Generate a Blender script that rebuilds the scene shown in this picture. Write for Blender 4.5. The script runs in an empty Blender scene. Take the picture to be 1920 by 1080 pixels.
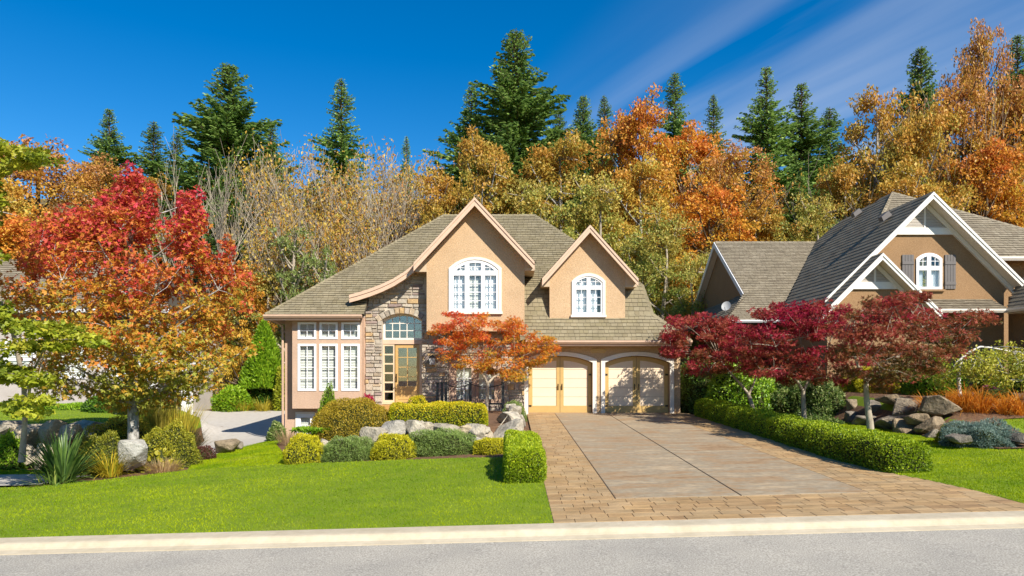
import bpy, bmesh, math, random
import numpy as np
from mathutils import Vector

# ------------------------------------------------------------------ camera, sky, sun, exposure
scene = bpy.context.scene
C = scene.collection
FPX, CAMZ, HORIZON, CX = 1300.0, 2.2, 700.0, 960.0
cam = bpy.data.cameras.new('camera')
cam.sensor_width = 36.0
cam.lens = FPX / 1920.0 * 36.0
cam.shift_y = (HORIZON - 540.0) / 1920.0
cam.clip_end = 2000.0
cam_ob = bpy.data.objects.new('camera', cam)
C.objects.link(cam_ob)
cam_ob.location = (0, 0, CAMZ)
cam_ob.rotation_euler = (math.radians(90), 0, 0)
scene.camera = cam_ob

SUN_EL, SUN_AZ = math.radians(38.0), math.radians(36.5)      # azimuth: to the right of straight behind the camera
SV = Vector((math.sin(SUN_AZ) * math.cos(SUN_EL), -math.cos(SUN_AZ) * math.cos(SUN_EL), math.sin(SUN_EL)))
sun = bpy.data.lights.new('sun', 'SUN')
sun.energy = 4.4
sun.angle = math.radians(0.5)
sun.color = (1.0, 0.94, 0.85)
sun_ob = bpy.data.objects.new('sun', sun)
C.objects.link(sun_ob)
sun_ob.location = (30, -40, 40)
sun_ob.rotation_euler = SV.to_track_quat('Z', 'Y').to_euler()

world = bpy.data.worlds.new('World')
scene.world = world
world.use_nodes = True
wn, wl = world.node_tree.nodes, world.node_tree.links
wn.clear()
def wnode(t, **kw):
    n = wn.new(t)
    for k, v in kw.items(): setattr(n, k, v)
    return n
w_out = wnode('ShaderNodeOutputWorld'); w_bg = wnode('ShaderNodeBackground')
w_bg.inputs['Strength'].default_value = 0.08
w_sky = wnode('ShaderNodeTexSky', sky_type='NISHITA', sun_disc=False)
w_sky.sun_elevation = SUN_EL
w_sky.sun_rotation = math.pi - SUN_AZ
w_sky.air_density = 1.0; w_sky.dust_density = 0.0; w_sky.ozone_density = 3.0
w_hs = wnode('ShaderNodeHueSaturation'); w_hs.inputs['Saturation'].default_value = 1.46
w_hs.inputs['Hue'].default_value = 0.503; w_hs.inputs['Value'].default_value = 1.0
wl.new(w_sky.outputs[0], w_hs.inputs['Color'])
# thin cirrus: a flat cloud layer far overhead, combed along one wind direction
w_tc = wnode('ShaderNodeTexCoord'); w_sep = wnode('ShaderNodeSeparateXYZ')
wl.new(w_tc.outputs['Generated'], w_sep.inputs[0])
def wmath(op, a, b=None, clamp=False):
    n = wnode('ShaderNodeMath', operation=op, use_clamp=clamp)
    for i, v in enumerate((a, b)):
        if v is None: continue
        if isinstance(v, (int, float)): n.inputs[i].default_value = v
        else: wl.new(v, n.inputs[i])
    return n.outputs[0]
zz = wmath('MAXIMUM', w_sep.outputs[2], 0.03)
cu = wmath('DIVIDE', w_sep.outputs[0], zz); cv = wmath('DIVIDE', w_sep.outputs[1], zz)
q = wmath('ADD', wmath('MULTIPLY', cu, 0.91), wmath('MULTIPLY', cv, 0.41))
al = wmath('ADD', wmath('MULTIPLY', cu, 0.41), wmath('MULTIPLY', cv, -0.91))
w_cmb = wnode('ShaderNodeCombineXYZ')
wl.new(wmath('MULTIPLY', q, 3.1), w_cmb.inputs[0]); wl.new(wmath('MULTIPLY', al, 0.30), w_cmb.inputs[1])
w_n = wnode('ShaderNodeTexNoise'); w_n.inputs['Scale'].default_value = 1.0
w_n.inputs['Detail'].default_value = 5.0; w_n.inputs['Roughness'].default_value = 0.45; w_n.inputs['Distortion'].default_value = 0.25
wl.new(w_cmb.outputs[0], w_n.inputs['Vector'])
w_mr = wnode('ShaderNodeMapRange'); w_mr.inputs['From Min'].default_value = 0.33; w_mr.inputs['From Max'].default_value = 0.72
wl.new(w_n.outputs[0], w_mr.inputs['Value'])
w_ms = wnode('ShaderNodeMapRange', interpolation_type='SMOOTHSTEP')
w_ms.inputs['From Min'].default_value = 0.95; w_ms.inputs['From Max'].default_value = 1.75
wl.new(q, w_ms.inputs['Value'])
cf = wmath('MULTIPLY', wmath('MULTIPLY', w_mr.outputs[0], w_ms.outputs[0]), 0.32, True)
w_mix = wnode('ShaderNodeMix', data_type='RGBA')
wl.new(cf, w_mix.inputs['Factor']); wl.new(w_hs.outputs[0], w_mix.inputs['A'])
w_mix.inputs['B'].default_value = (5.8, 6.1, 6.6, 1)
wl.new(w_mix.outputs['Result'], w_bg.inputs['Color']); wl.new(w_bg.outputs[0], w_out.inputs[0])

scene.view_settings.view_transform = 'Standard'
scene.view_settings.look = 'None'
scene.view_settings.exposure = 0.88
scene.view_settings.gamma = 1.0
scene.view_settings.use_curve_mapping = False
scene.cycles.max_bounces = 8
scene.cycles.transparent_max_bounces = 12
scene.cycles.caustics_reflective = False
scene.cycles.caustics_refractive = False

rng = np.random.default_rng(7)
R = random.Random(11)

# ------------------------------------------------------------------ terrain and measuring helpers
def S(a):
    a = np.clip(a, 0, 1); return a * a * (3 - 2 * a)
def H(x, y):
    x = np.asarray(x, float); y = np.asarray(y, float)
    t = np.clip((y - 9.6) / 17.26, 0, 1)
    z = 0.1 + 0.0266 * np.clip(x, -70, 70) * (1 - t) + 0.55 * t
    z = z + (np.clip(x, -11, 0.9) - 0.9) * 0.1 * t
    z = z + 0.042 * np.clip(y - 28, 0, 14)
    # garden terrace before the house
    k = S((x + 5.9 + 0.18 * (y - 19)) / 0.8) * S((0.30 - x) / 0.35) * S((y - 18.3) / 0.6) * S((30 - y) / 1.0)
    z = z + k * (0.80 - z)
    # raised garden on the right
    k = S((x - 11.2) / 0.9) * S((y - 15.0) / 7.0) * S((60 - y) / 20)
    z = z + 0.85 * k
    # raised garden on the far left
    k = S((-12.7 - x) / 1.8) * S((y - 19.6) / 1.0) * S((33.0 - y) / 3.0)
    z = z + 1.05 * k
    hy = np.clip(y - 43, 0, 70)
    z = z + 0.44 * hy * S(hy / 7)
    return z
def Hf(x, y): return float(H(x, y))
def XA(px, Y): return (px - CX) / FPX * Y
def ZA(py, Y): return CAMZ - (py - HORIZON) / FPX * Y
def G(px, py):
    """where the sight line through a photo point meets the terrain"""
    lo = None
    ys = np.linspace(7, 60, 2200)
    d = ZA(py, ys) - H(XA(px, ys), ys)
    i = np.argmax(d < 0)
    Y = ys[i] if d[i] < 0 else 45.0
    return float(XA(px, Y)), float(Y), Hf(XA(px, Y), Y)

# ------------------------------------------------------------------ materials
MATS = {}
def nt(name):
    m = bpy.data.materials.new(name); m.use_nodes = True
    n, l = m.node_tree.nodes, m.node_tree.links
    return m, n, l, n['Principled BSDF']
def ramp(n, l, src, stops):
    r = n.new('ShaderNodeValToRGB')
    e = r.color_ramp.elements
    while len(e) < len(stops): e.new(0.5)
    for el, (p, c) in zip(e, stops):
        el.position = p; el.color = (*c, 1)
    l.new(src, r.inputs[0]); return r.outputs[0]
def noise(n, l, scale, detail=4, rough=0.6, coord=None, vec_scale=None):
    t = n.new('ShaderNodeTexNoise'); t.inputs['Scale'].default_value = scale
    t.inputs['Detail'].default_value = detail; t.inputs['Roughness'].default_value = rough
    if coord is not None:
        src = coord
        if vec_scale:
            mp = n.new('ShaderNodeMapping'); mp.inputs['Scale'].default_value = vec_scale
            l.new(src, mp.inputs[0]); src = mp.outputs[0]
        l.new(src, t.inputs['Vector'])
    return t.outputs[0]
def wpos(n):
    return n.new('ShaderNodeNewGeometry').outputs['Position']
def mixc(n, l, fac, a, b, mode='MIX'):
    m = n.new('ShaderNodeMix'); m.data_type = 'RGBA'; m.blend_type = mode
    for key, v in (('Factor', fac), ('A', a), ('B', b)):
        if isinstance(v, (int, float)): m.inputs[key].default_value = v
        elif isinstance(v, tuple): m.inputs[key].default_value = (*v, 1)
        else: l.new(v, m.inputs[key])
    return m.outputs['Result']
def bump(n, l, b, h, strength, dist):
    u = n.new('ShaderNodeBump'); u.inputs['Strength'].default_value = strength; u.inputs['Distance'].default_value = dist
    l.new(h, u.inputs['Height']); l.new(u.outputs[0], b.inputs['Normal'])
def rough_mat(name, stops, scale, detail=5, rough=0.85, bscale=None, bstr=0.4, bdist=0.01, vec=None, spec=0.3, stops2=None, scale2=1.0):
    m, n, l, b = nt(name); p = wpos(n)
    f = noise(n, l, scale, detail, 0.65, p, vec)
    c = ramp(n, l, f, stops)
    if stops2:
        f2 = noise(n, l, scale2, 3, 0.5, p)
        c = mixc(n, l, 1.0, c, ramp(n, l, f2, stops2), 'MULTIPLY')
    l.new(c, b.inputs['Base Color'])
    b.inputs['Roughness'].default_value = rough; b.inputs['Specular IOR Level'].default_value = spec
    if bscale: bump(n, l, b, noise(n, l, bscale, 4, 0.7, p), bstr, bdist)
    MATS[name] = m; return m
def plain(name, col, rough=0.5, spec=0.4, metal=0.0, var=0.08, scale=6.0):
    m, n, l, b = nt(name)
    f = noise(n, l, scale, 4, 0.6, wpos(n))
    l.new(ramp(n, l, f, [(0.25, tuple(c * (1 - var) for c in col)), (0.75, tuple(min(1, c * (1 + var)) for c in col))]), b.inputs['Base Color'])
    b.inputs['Roughness'].default_value = rough; b.inputs['Specular IOR Level'].default_value = spec; b.inputs['Metallic'].default_value = metal
    MATS[name] = m; return m
def piece_mat(name, stops, scale=3.0, rough=0.85, bscale=40, bstr=0.5, bdist=0.006, grain=0.35, vec=None):
    """each piece takes its own tone: object random + island random pick a colour, noise adds grain"""
    m, n, l, b = nt(name); p = wpos(n)
    oi = n.new('ShaderNodeObjectInfo').outputs['Random']
    ri = n.new('ShaderNodeNewGeometry').outputs['Random Per Island']
    a = n.new('ShaderNodeMath'); a.operation = 'ADD'; l.new(oi, a.inputs[0]); l.new(ri, a.inputs[1])
    fr = n.new('ShaderNodeMath'); fr.operation = 'FRACT'; l.new(a.outputs[0], fr.inputs[0])
    c = ramp(n, l, fr.outputs[0], stops)
    f = noise(n, l, scale, 5, 0.7, p, vec)
    g = ramp(n, l, f, [(0.25, (1 - grain,) * 3), (0.75, (1 + grain * 0.4,) * 3)])
    l.new(mixc(n, l, 1.0, c, g, 'MULTIPLY'), b.inputs['Base Color'])
    b.inputs['Roughness'].default_value = rough; b.inputs['Specular IOR Level'].default_value = 0.25
    bump(n, l, b, noise(n, l, bscale, 4, 0.7, p), bstr, bdist)
    MATS[name] = m; return m
def leaf_mat(name, trans=0.4, gloss=0.06, tint=0.12):
    m = bpy.data.materials.new(name); m.use_nodes = True
    n, l = m.node_tree.nodes, m.node_tree.links; n.clear()
    o = n.new('ShaderNodeOutputMaterial')
    at = n.new('ShaderNodeAttribute'); at.attribute_name = 'tone'
    hs = n.new('ShaderNodeHueSaturation')
    oi = n.new('ShaderNodeObjectInfo').outputs['Random']
    mr = n.new('ShaderNodeMapRange'); mr.inputs['To Min'].default_value = 1 - tint; mr.inputs['To Max'].default_value = 1 + tint
    l.new(oi, mr.inputs['Value']); l.new(mr.outputs[0], hs.inputs['Value']); l.new(at.outputs['Color'], hs.inputs['Color'])
    d = n.new('ShaderNodeBsdfDiffuse'); t = n.new('ShaderNodeBsdfTranslucent'); g = n.new('ShaderNodeBsdfGlossy')
    g.inputs['Roughness'].default_value = 0.45
    l.new(hs.outputs[0], d.inputs['Color']); l.new(hs.outputs[0], t.inputs['Color'])
    m1 = n.new('ShaderNodeMixShader'); m1.inputs[0].default_value = trans
    l.new(d.outputs[0], m1.inputs[1]); l.new(t.outputs[0], m1.inputs[2])
    m2 = n.new('ShaderNodeMixShader'); m2.inputs[0].default_value = gloss
    l.new(m1.outputs[0], m2.inputs[1]); l.new(g.outputs[0], m2.inputs[2])
    l.new(m2.outputs[0], o.inputs[0]); MATS[name] = m; return m
def glass_mat(name, refl=0.35, tint=(0.96, 0.98, 0.98)):
    m = bpy.data.materials.new(name); m.use_nodes = True
    n, l = m.node_tree.nodes, m.node_tree.links; n.clear()
    o = n.new('ShaderNodeOutputMaterial'); t = n.new('ShaderNodeBsdfTransparent'); g = n.new('ShaderNodeBsdfGlossy')
    t.inputs[0].default_value = (*tint, 1); g.inputs['Roughness'].default_value = 0.015
    mx = n.new('ShaderNodeMixShader'); mx.inputs[0].default_value = refl
    l.new(t.outputs[0], mx.inputs[1]); l.new(g.outputs[0], mx.inputs[2]); l.new(mx.outputs[0], o.inputs[0])
    MATS[name] = m; return m

rough_mat('asphalt', [(0.34, (0.23, 0.21, 0.175)), (0.5, (0.40, 0.365, 0.30)), (0.66, (0.60, 0.555, 0.46))], 55, 6, 0.9, 160, 0.9, 0.006, stops2=[(0.3, (0.84, 0.84, 0.84)), (0.7, (1.03, 1.02, 1.0))], scale2=0.9)
rough_mat('kerb_concrete', [(0.3, (0.46, 0.385, 0.265)), (0.7, (0.55, 0.47, 0.335))], 8, 6, 0.85, 120, 0.35, 0.004, stops2=[(0.25, (0.84, 0.83, 0.8)), (0.6, (1, 1, 1))], scale2=1.5)
rough_mat('soil', [(0.3, (0.10, 0.05, 0.025)), (0.7, (0.24, 0.135, 0.07))], 9, 8, 0.95, 30, 0.9, 0.04)
rough_mat('forest_floor', [(0.3, (0.06, 0.05, 0.02)), (0.5, (0.16, 0.11, 0.04)), (0.7, (0.14, 0.13, 0.04))], 0.9, 8, 0.95, 6, 0.8, 0.1)
rough_mat('lawn_base', [(0.3, (0.13, 0.20, 0.006)), (0.7, (0.20, 0.27, 0.010))], 2.0, 8, 0.95, 40, 0.8, 0.03)
rough_mat('grey_concrete', [(0.3, (0.40, 0.365, 0.31)), (0.7, (0.50, 0.46, 0.40))], 5, 6, 0.9, 60, 0.15, 0.002)
rough_mat('slab_concrete', [(0.25, (0.20, 0.125, 0.07)), (0.42, (0.34, 0.235, 0.135)), (0.52, (0.30, 0.25, 0.175)), (0.62, (0.40, 0.31, 0.20)), (0.78, (0.50, 0.41, 0.28))], 1.6, 8, 0.75, 30, 0.35, 0.006, vec=(0.55, 1.7, 1), spec=0.2, stops2=[(0.35, (0.88, 0.84, 0.78)), (0.65, (1.05, 1.03, 1.0))], scale2=9)
piece_mat('brick_concrete', [(0.0, (0.385, 0.24, 0.108)), (0.3, (0.445, 0.30, 0.152)), (0.55, (0.41, 0.28, 0.142)), (0.8, (0.455, 0.29, 0.13)), (1.0, (0.37, 0.23, 0.11))], 2.6, 0.65, 30, 0.6, 0.008, 0.5, (0.6, 1.6, 1))
rough_mat('joint', [(0.3, (0.28, 0.185, 0.10)), (0.7, (0.37, 0.25, 0.14))], 6, 5, 0.9)
def stucco(name, a, b2):
    rough_mat(name, [(0.3, a), (0.7, b2)], 26, 6, 0.92, 34, 0.9, 0.02, spec=0.15, stops2=[(0.3, (0.90, 0.895, 0.885)), (0.7, (1.03, 1.03, 1.03))], scale2=1.1)
stucco('stucco', (0.45, 0.30, 0.165), (0.62, 0.435, 0.26))
stucco('stucco_smooth', (0.50, 0.34, 0.235), (0.57, 0.39, 0.27))
stucco('stucco_brown', (0.26, 0.155, 0.075), (0.37, 0.23, 0.12))
stucco('stucco_grey', (0.42, 0.38, 0.33), (0.52, 0.47, 0.41))
plain('fascia', (0.60, 0.41, 0.28), 0.6)
plain('soffit', (0.50, 0.38, 0.25), 0.7)
plain('white_paint', (0.80, 0.79, 0.77), 0.45, var=0.03)
plain('gable_white', (0.76, 0.72, 0.63), 0.5, var=0.05)
plain('cream_trim', (0.74, 0.67, 0.56), 0.5, var=0.04)
plain('grey_shutter', (0.13, 0.115, 0.105), 0.6)
plain('door_tan', (0.50, 0.33, 0.115), 0.45, var=0.07)
plain('door_cream', (0.76, 0.60, 0.42), 0.5, var=0.03)
plain('door_wood', (0.52, 0.32, 0.11), 0.4, var=0.12, scale=14)
plain('step_wood', (0.50, 0.27, 0.08), 0.5, var=0.1)
plain('sash_pale', (0.62, 0.47, 0.30), 0.5)
plain('black_metal', (0.012, 0.012, 0.013), 0.4, 0.5)
plain('dark_bronze', (0.06, 0.04, 0.025), 0.35, 0.5, 0.6)
plain('blind', (0.78, 0.76, 0.68), 0.6, var=0.02)
plain('curtain', (0.80, 0.82, 0.82), 0.8, var=0.04)
plain('interior', (0.05, 0.042, 0.035), 0.9)
plain('dish_grey', (0.38, 0.38, 0.36), 0.5)
plain('mortar', (0.52, 0.45, 0.35), 0.95)
plain('terracotta', (0.42, 0.17, 0.07), 0.8)
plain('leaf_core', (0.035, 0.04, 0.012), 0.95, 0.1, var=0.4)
glass_mat('glass', 0.06); glass_mat('glass_clear', 0.08); glass_mat('glass_mirror', 0.17)
piece_mat('stone', [(0.0, (0.32, 0.26, 0.20)), (0.16, (0.52, 0.45, 0.34)), (0.34, (0.43, 0.37, 0.29)), (0.5, (0.58, 0.50, 0.38)), (0.62, (0.32, 0.235, 0.20)), (0.74, (0.49, 0.43, 0.35)), (0.86, (0.56, 0.37, 0.17)), (1.0, (0.40, 0.34, 0.26))], 9, 0.9, 30, 0.9, 0.02, 0.45)
piece_mat('shingle', [(0.0, (0.215, 0.175, 0.10)), (0.25, (0.265, 0.22, 0.135)), (0.5, (0.235, 0.195, 0.11)), (0.75, (0.275, 0.232, 0.145)), (1.0, (0.225, 0.185, 0.108))], 1.4, 0.9, 50, 0.5, 0.006, 0.30)
piece_mat('shingle_grey', [(0.0, (0.21, 0.17, 0.115)), (0.25, (0.27, 0.225, 0.155)), (0.5, (0.235, 0.195, 0.13)), (0.75, (0.29, 0.245, 0.17)), (1.0, (0.22, 0.18, 0.12))], 1.4, 0.9, 50, 0.5, 0.006, 0.30)
plain('roof_base', (0.055, 0.045, 0.03), 0.95)
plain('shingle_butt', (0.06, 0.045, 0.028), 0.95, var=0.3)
piece_mat('rock_tan', [(0.0, (0.42, 0.36, 0.26)), (0.4, (0.55, 0.48, 0.36)), (0.7, (0.48, 0.38, 0.24)), (1.0, (0.40, 0.37, 0.31))], 3.4, 0.95, 9, 1.0, 0.08, 0.65)
piece_mat('rock_grey', [(0.0, (0.22, 0.19, 0.15)), (0.5, (0.34, 0.29, 0.21)), (1.0, (0.30, 0.22, 0.13))], 3.2, 0.95, 9, 1.0, 0.09, 0.75)
piece_mat('rock_pale', [(0.0, (0.40, 0.38, 0.33)), (1.0, (0.46, 0.44, 0.38))], 3.0, 0.95, 9, 1.0, 0.08, 0.5)
rough_mat('bark_pale', [(0.35, (0.25, 0.20, 0.14)), (0.65, (0.44, 0.375, 0.28))], 9, 6, 0.9, 30, 0.7, 0.01, (1, 1, 0.35))
rough_mat('bark_grey', [(0.35, (0.11, 0.10, 0.085)), (0.5, (0.33, 0.31, 0.27)), (0.7, (0.55, 0.53, 0.48))], 12, 6, 0.9, 30, 0.8, 0.015, (1, 1, 0.5))
rough_mat('bark_white', [(0.38, (0.16, 0.14, 0.11)), (0.48, (0.62, 0.58, 0.50)), (0.7, (0.72, 0.68, 0.60))], 9, 6, 0.8, 30, 0.4, 0.008, (1, 1, 2.2))
rough_mat('bark_dark', [(0.35, (0.06, 0.042, 0.025)), (0.65, (0.15, 0.11, 0.07))], 8, 6, 0.95, 20, 0.8, 0.02, (1, 1, 0.3))
leaf_mat('leaf', 0.42, 0.02); leaf_mat('leaf_thin', 0.5, 0.015); leaf_mat('leaf_glossy', 0.3, 0.06); leaf_mat('needle', 0.35, 0.02, 0.2); leaf_mat('grass_blade', 0.4, 0.008, 0.0)

# ------------------------------------------------------------------ object helpers
def tag(o, label=None, cat=None, group=None, kind=None):
    if label: o['label'] = label
    if cat: o['category'] = cat
    if group: o['group'] = group
    if kind: o['kind'] = kind
    return o
def empty(name, loc=(0, 0, 0), label=None, cat=None, group=None):
    o = bpy.data.objects.new(name, None); C.objects.link(o)
    o.location = loc; o.empty_display_size = 0.3
    return tag(o, label, cat, group)
def link(name, me, parent=None):
    o = bpy.data.objects.new(name, me); C.objects.link(o)
    if parent is not None:
        o.parent = parent
        p = parent.location.copy(); q2 = parent.parent
        while q2 is not None:
            p = p + q2.location; q2 = q2.parent
        o.location = -p                    # geometry is given in world coordinates
    return o
def mesh_np(name, V, Fc, mat, parent=None, tone=None, smooth=False, local=False):
    """V (n,3); Fc (m,k) one face size"""
    V = np.ascontiguousarray(V, np.float32).reshape(-1, 3); Fc = np.ascontiguousarray(Fc, np.int32)
    me = bpy.data.meshes.new(name)
    m, k = Fc.shape
    me.vertices.add(len(V)); me.vertices.foreach_set('co', V.ravel())
    me.loops.add(m * k); me.loops.foreach_set('vertex_index', Fc.ravel())
    me.polygons.add(m); me.polygons.foreach_set('loop_start', np.arange(0, m * k, k, dtype=np.int32))
    me.polygons.foreach_set('use_smooth', np.full(m, bool(smooth)))
    me.update(calc_edges=True)
    if tone is not None:
        a = me.attributes.new('tone', 'FLOAT_COLOR', 'POINT')
        c = np.ones((len(V), 4), np.float32); c[:, :3] = tone
        a.data.foreach_set('color', c.ravel())
    me.materials.append(MATS[mat])
    o = link(name, me, parent)
    if local: o.location = (0, 0, 0)
    return o
class B:
    """collects solids for one mesh"""
    def __init__(s): s.v = []; s.f = []
    def add(s, vs, fs):
        b = len(s.v); s.v += [tuple(map(float, v)) for v in vs]; s.f += [[i + b for i in f] for f in fs]; return s
    def box(s, x0, x1, y0, y1, z0, z1):
        return s.add([(x0, y0, z0), (x1, y0, z0), (x1, y1, z0), (x0, y1, z0), (x0, y0, z1), (x1, y0, z1), (x1, y1, z1), (x0, y1, z1)],
                     [(0, 3, 2, 1), (4, 5, 6, 7), (0, 1, 5, 4), (1, 2, 6, 5), (2, 3, 7, 6), (3, 0, 4, 7)])
    def prism(s, poly, off):
        """poly: 3D loop; off: 3D offset"""
        n = len(poly); p = [Vector(q) for q in poly]; o = Vector(off)
        return s.add(p + [q + o for q in p], [tuple(range(n - 1, -1, -1)), tuple(range(n, 2 * n))] + [(i, (i + 1) % n, n + (i + 1) % n, n + i) for i in range(n)])
    def loft(s, A, Bp):
        n = len(A)
        return s.add(list(A) + list(Bp), [(i, i + 1, n + i + 1, n + i) for i in range(n - 1)])
    def tube(s, pts, rad, k=6):
        pts = [Vector(p) for p in pts]
        if isinstance(rad, (int, float)): rad = [rad] * len(pts)
        V = []; n = len(pts)
        for i, p in enumerate(pts):
            d = (pts[min(i + 1, n - 1)] - pts[max(i - 1, 0)]).normalized()
            a = d.cross(Vector((0.31, 0.95, 0.1))).normalized(); b2 = d.cross(a)
            for j in range(k):
                t = 2 * math.pi * j / k
                V.append(p + (a * math.cos(t) + b2 * math.sin(t)) * rad[i])
        Fs = [(i * k + j, i * k + (j + 1) % k, (i + 1) * k + (j + 1) % k, (i + 1) * k + j) for i in range(n - 1) for j in range(k)]
        Fs += [tuple(range(k - 1, -1, -1)), tuple(range((n - 1) * k, n * k))]
        return s.add(V, Fs)
    def build(s, name, mat, parent=None, smooth=False, bevel=0, local=False):
        me = bpy.data.meshes.new(name); me.from_pydata(s.v, [], s.f)
        bm = bmesh.new(); bm.from_mesh(me)
        bmesh.ops.recalc_face_normals(bm, faces=bm.faces)
        if bevel: bmesh.ops.bevel(bm, geom=list(bm.edges), offset=bevel, segments=1, affect='EDGES')
        if smooth:
            for f in bm.faces: f.smooth = True
        bm.to_mesh(me); bm.free()
        me.materials.append(MATS[mat])
        o = link(name, me, parent)
        if local: o.location = (0, 0, 0)
        return o
def holed(name, outer, holes, M, off, mat, parent):
    """plate with openings: loops are 2D, M maps (a,b) to 3D, off is the thickness vector"""
    bm = bmesh.new(); off = Vector(off)
    loops = []
    for lp in [outer] + list(holes):
        vs = [bm.verts.new(M(*p)) for p in lp]
        es = [bm.edges.new((vs[i], vs[(i + 1) % len(vs)])) for i in range(len(vs))]
        loops.append((vs, es))
    bmesh.ops.triangle_fill(bm, use_beauty=True, use_dissolve=False, edges=[e for _, es in loops for e in es])
    ff = list(bm.faces); back = {}
    for v in list(bm.verts): back[v] = bm.verts.new(v.co + off)
    for f in ff: bm.faces.new([back[v] for v in reversed(f.verts)])
    for vs, _ in loops:
        for i in range(len(vs)):
            a, b2 = vs[i], vs[(i + 1) % len(vs)]
            bm.faces.new([a, b2, back[b2], back[a]])
    bmesh.ops.recalc_face_normals(bm, faces=bm.faces)
    me = bpy.data.meshes.new(name); bm.to_mesh(me); bm.free()
    me.materials.append(MATS[mat]); return link(name, me, parent)
def arch(x0, x1, z0, z1, rise=0.0, n=12):
    """counter-clockwise loop of an opening; rise = height of the segmental arch at the top"""
    if rise <= 0: return [(x0, z0), (x1, z0), (x1, z1), (x0, z1)]
    w = (x1 - x0) / 2; r = (w * w + rise * rise) / (2 * rise); zc = z1 - r; xc = (x0 + x1) / 2
    a = math.asin(w / r)
    return [(x0, z0), (x1, z0)] + [(xc + r * math.sin(a - 2 * a * i / n), zc + r * math.cos(a - 2 * a * i / n)) for i in range(n + 1)]
def clip(poly, cl):
    """Sutherland-Hodgman, cl convex and counter-clockwise"""
    out = list(poly)
    for i in range(len(cl)):
        a, b2 = cl[i], cl[(i + 1) % len(cl)]
        out = clip_half(out, a, b2)
        if len(out) < 3: return []
    return out
def clip_half(poly, a, b2):
    f = lambda p: (b2[0] - a[0]) * (p[1] - a[1]) - (b2[1] - a[1]) * (p[0] - a[0])
    out = []
    for i in range(len(poly)):
        p, q2 = poly[i], poly[(i + 1) % len(poly)]
        fp, fq = f(p), f(q2)
        if fp >= -1e-9: out.append(p)
        if (fp > 1e-9 and fq < -1e-9) or (fp < -1e-9 and fq > 1e-9):
            t = fp / (fp - fq); out.append((p[0] + t * (q2[0] - p[0]), p[1] + t * (q2[1] - p[1])))
    return out
def inset_loop(lp, d):
    cx = sum(p[0] for p in lp) / len(lp); cz = sum(p[1] for p in lp) / len(lp)
    x0, x1 = min(p[0] for p in lp), max(p[0] for p in lp); z0, z1 = min(p[1] for p in lp), max(p[1] for p in lp)
    sx, sz = (x1 - x0 - 2 * d) / (x1 - x0), (z1 - z0 - 2 * d) / (z1 - z0)
    return [((p[0] - (x0 + x1) / 2) * sx + (x0 + x1) / 2, (p[1] - (z0 + z1) / 2) * sz + (z0 + z1) / 2) for p in lp]
ORD = ['first', 'second', 'third', 'fourth', 'fifth', 'sixth', 'seventh', 'eighth', 'ninth', 'tenth', 'eleventh', 'twelfth', 'thirteenth', 'fourteenth', 'fifteenth', 'sixteenth', 'seventeenth', 'eighteenth', 'nineteenth', 'twentieth']

# ------------------------------------------------------------------ the setting
def grid_mesh(name, X, Y, Z, mat, kind='structure', parent=None, smooth=True):
    """X, Y, Z: (rows, cols) arrays"""
    r, c = X.shape
    V = np.stack([X, Y, Z], -1).reshape(-1, 3)
    i = np.arange((r - 1) * (c - 1)); a = (i // (c - 1)) * c + i % (c - 1)
    o = mesh_np(name, V, np.stack([a, a + 1, a + c + 1, a + c], 1), mat, parent, smooth=smooth)
    if kind: o['kind'] = kind
    return o
def rows_sheet(name, ys, xl, xr, nc, dz, mat, **k):
    ys = np.asarray(ys); u = np.linspace(0, 1, nc)[None]
    a, b2 = np.asarray(xl(ys))[:, None], np.asarray(xr(ys))[:, None]
    X = a + (b2 - a) * u; Y = np.repeat(ys[:, None], nc, 1)
    return grid_mesh(name, X, Y, H(X, Y) + dz, mat, **k), (X, Y)
def cols_sheet(name, xs, yl, yu, nr, dz, mat, **k):
    xs = np.asarray(xs); u = np.linspace(0, 1, nr)[:, None]
    a, b2 = np.asarray(yl(xs))[None], np.asarray(yu(xs))[None]
    Y = a + (b2 - a) * u; X = np.repeat(xs[None], nr, 0)
    return grid_mesh(name, X, Y, H(X, Y) + dz, mat, **k), (X, Y)
def poly1(pts, key=0):
    pts = sorted(pts, key=lambda p: p[key]); a = np.array([p[key] for p in pts]); b2 = np.array([p[1 - key] for p in pts])
    return lambda t: np.interp(t, a, b2)

gx = np.unique(np.concatenate([np.linspace(-400, -60, 12), np.linspace(-60, -20, 21), np.arange(-20, 20, 0.3), np.linspace(20, 60, 21), np.linspace(60, 400, 12)]))
gy = np.unique(np.concatenate([np.linspace(-300, -10, 12), [-6, 0, 5, 9.2, 9.25, 9.55], np.arange(9.6, 30, 0.25), np.linspace(30, 115, 60), np.linspace(115, 500, 10)]))
GX, GY = np.meshgrid(gx, gy)
GZ = H(GX, GY) - 0.045 - 0.35 * (GY < 9.52)
ground = grid_mesh('ground', GX, GY, GZ, 'soil'); tag(ground, 'brown soil and forest floor under the lawns and trees', kind='structure')
ground.data.materials.append(MATS['forest_floor'])
fy = np.array([p.center[1] for p in ground.data.polygons])
ground.data.polygons.foreach_set('material_index', (fy > 41).astype(np.int32))

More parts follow.
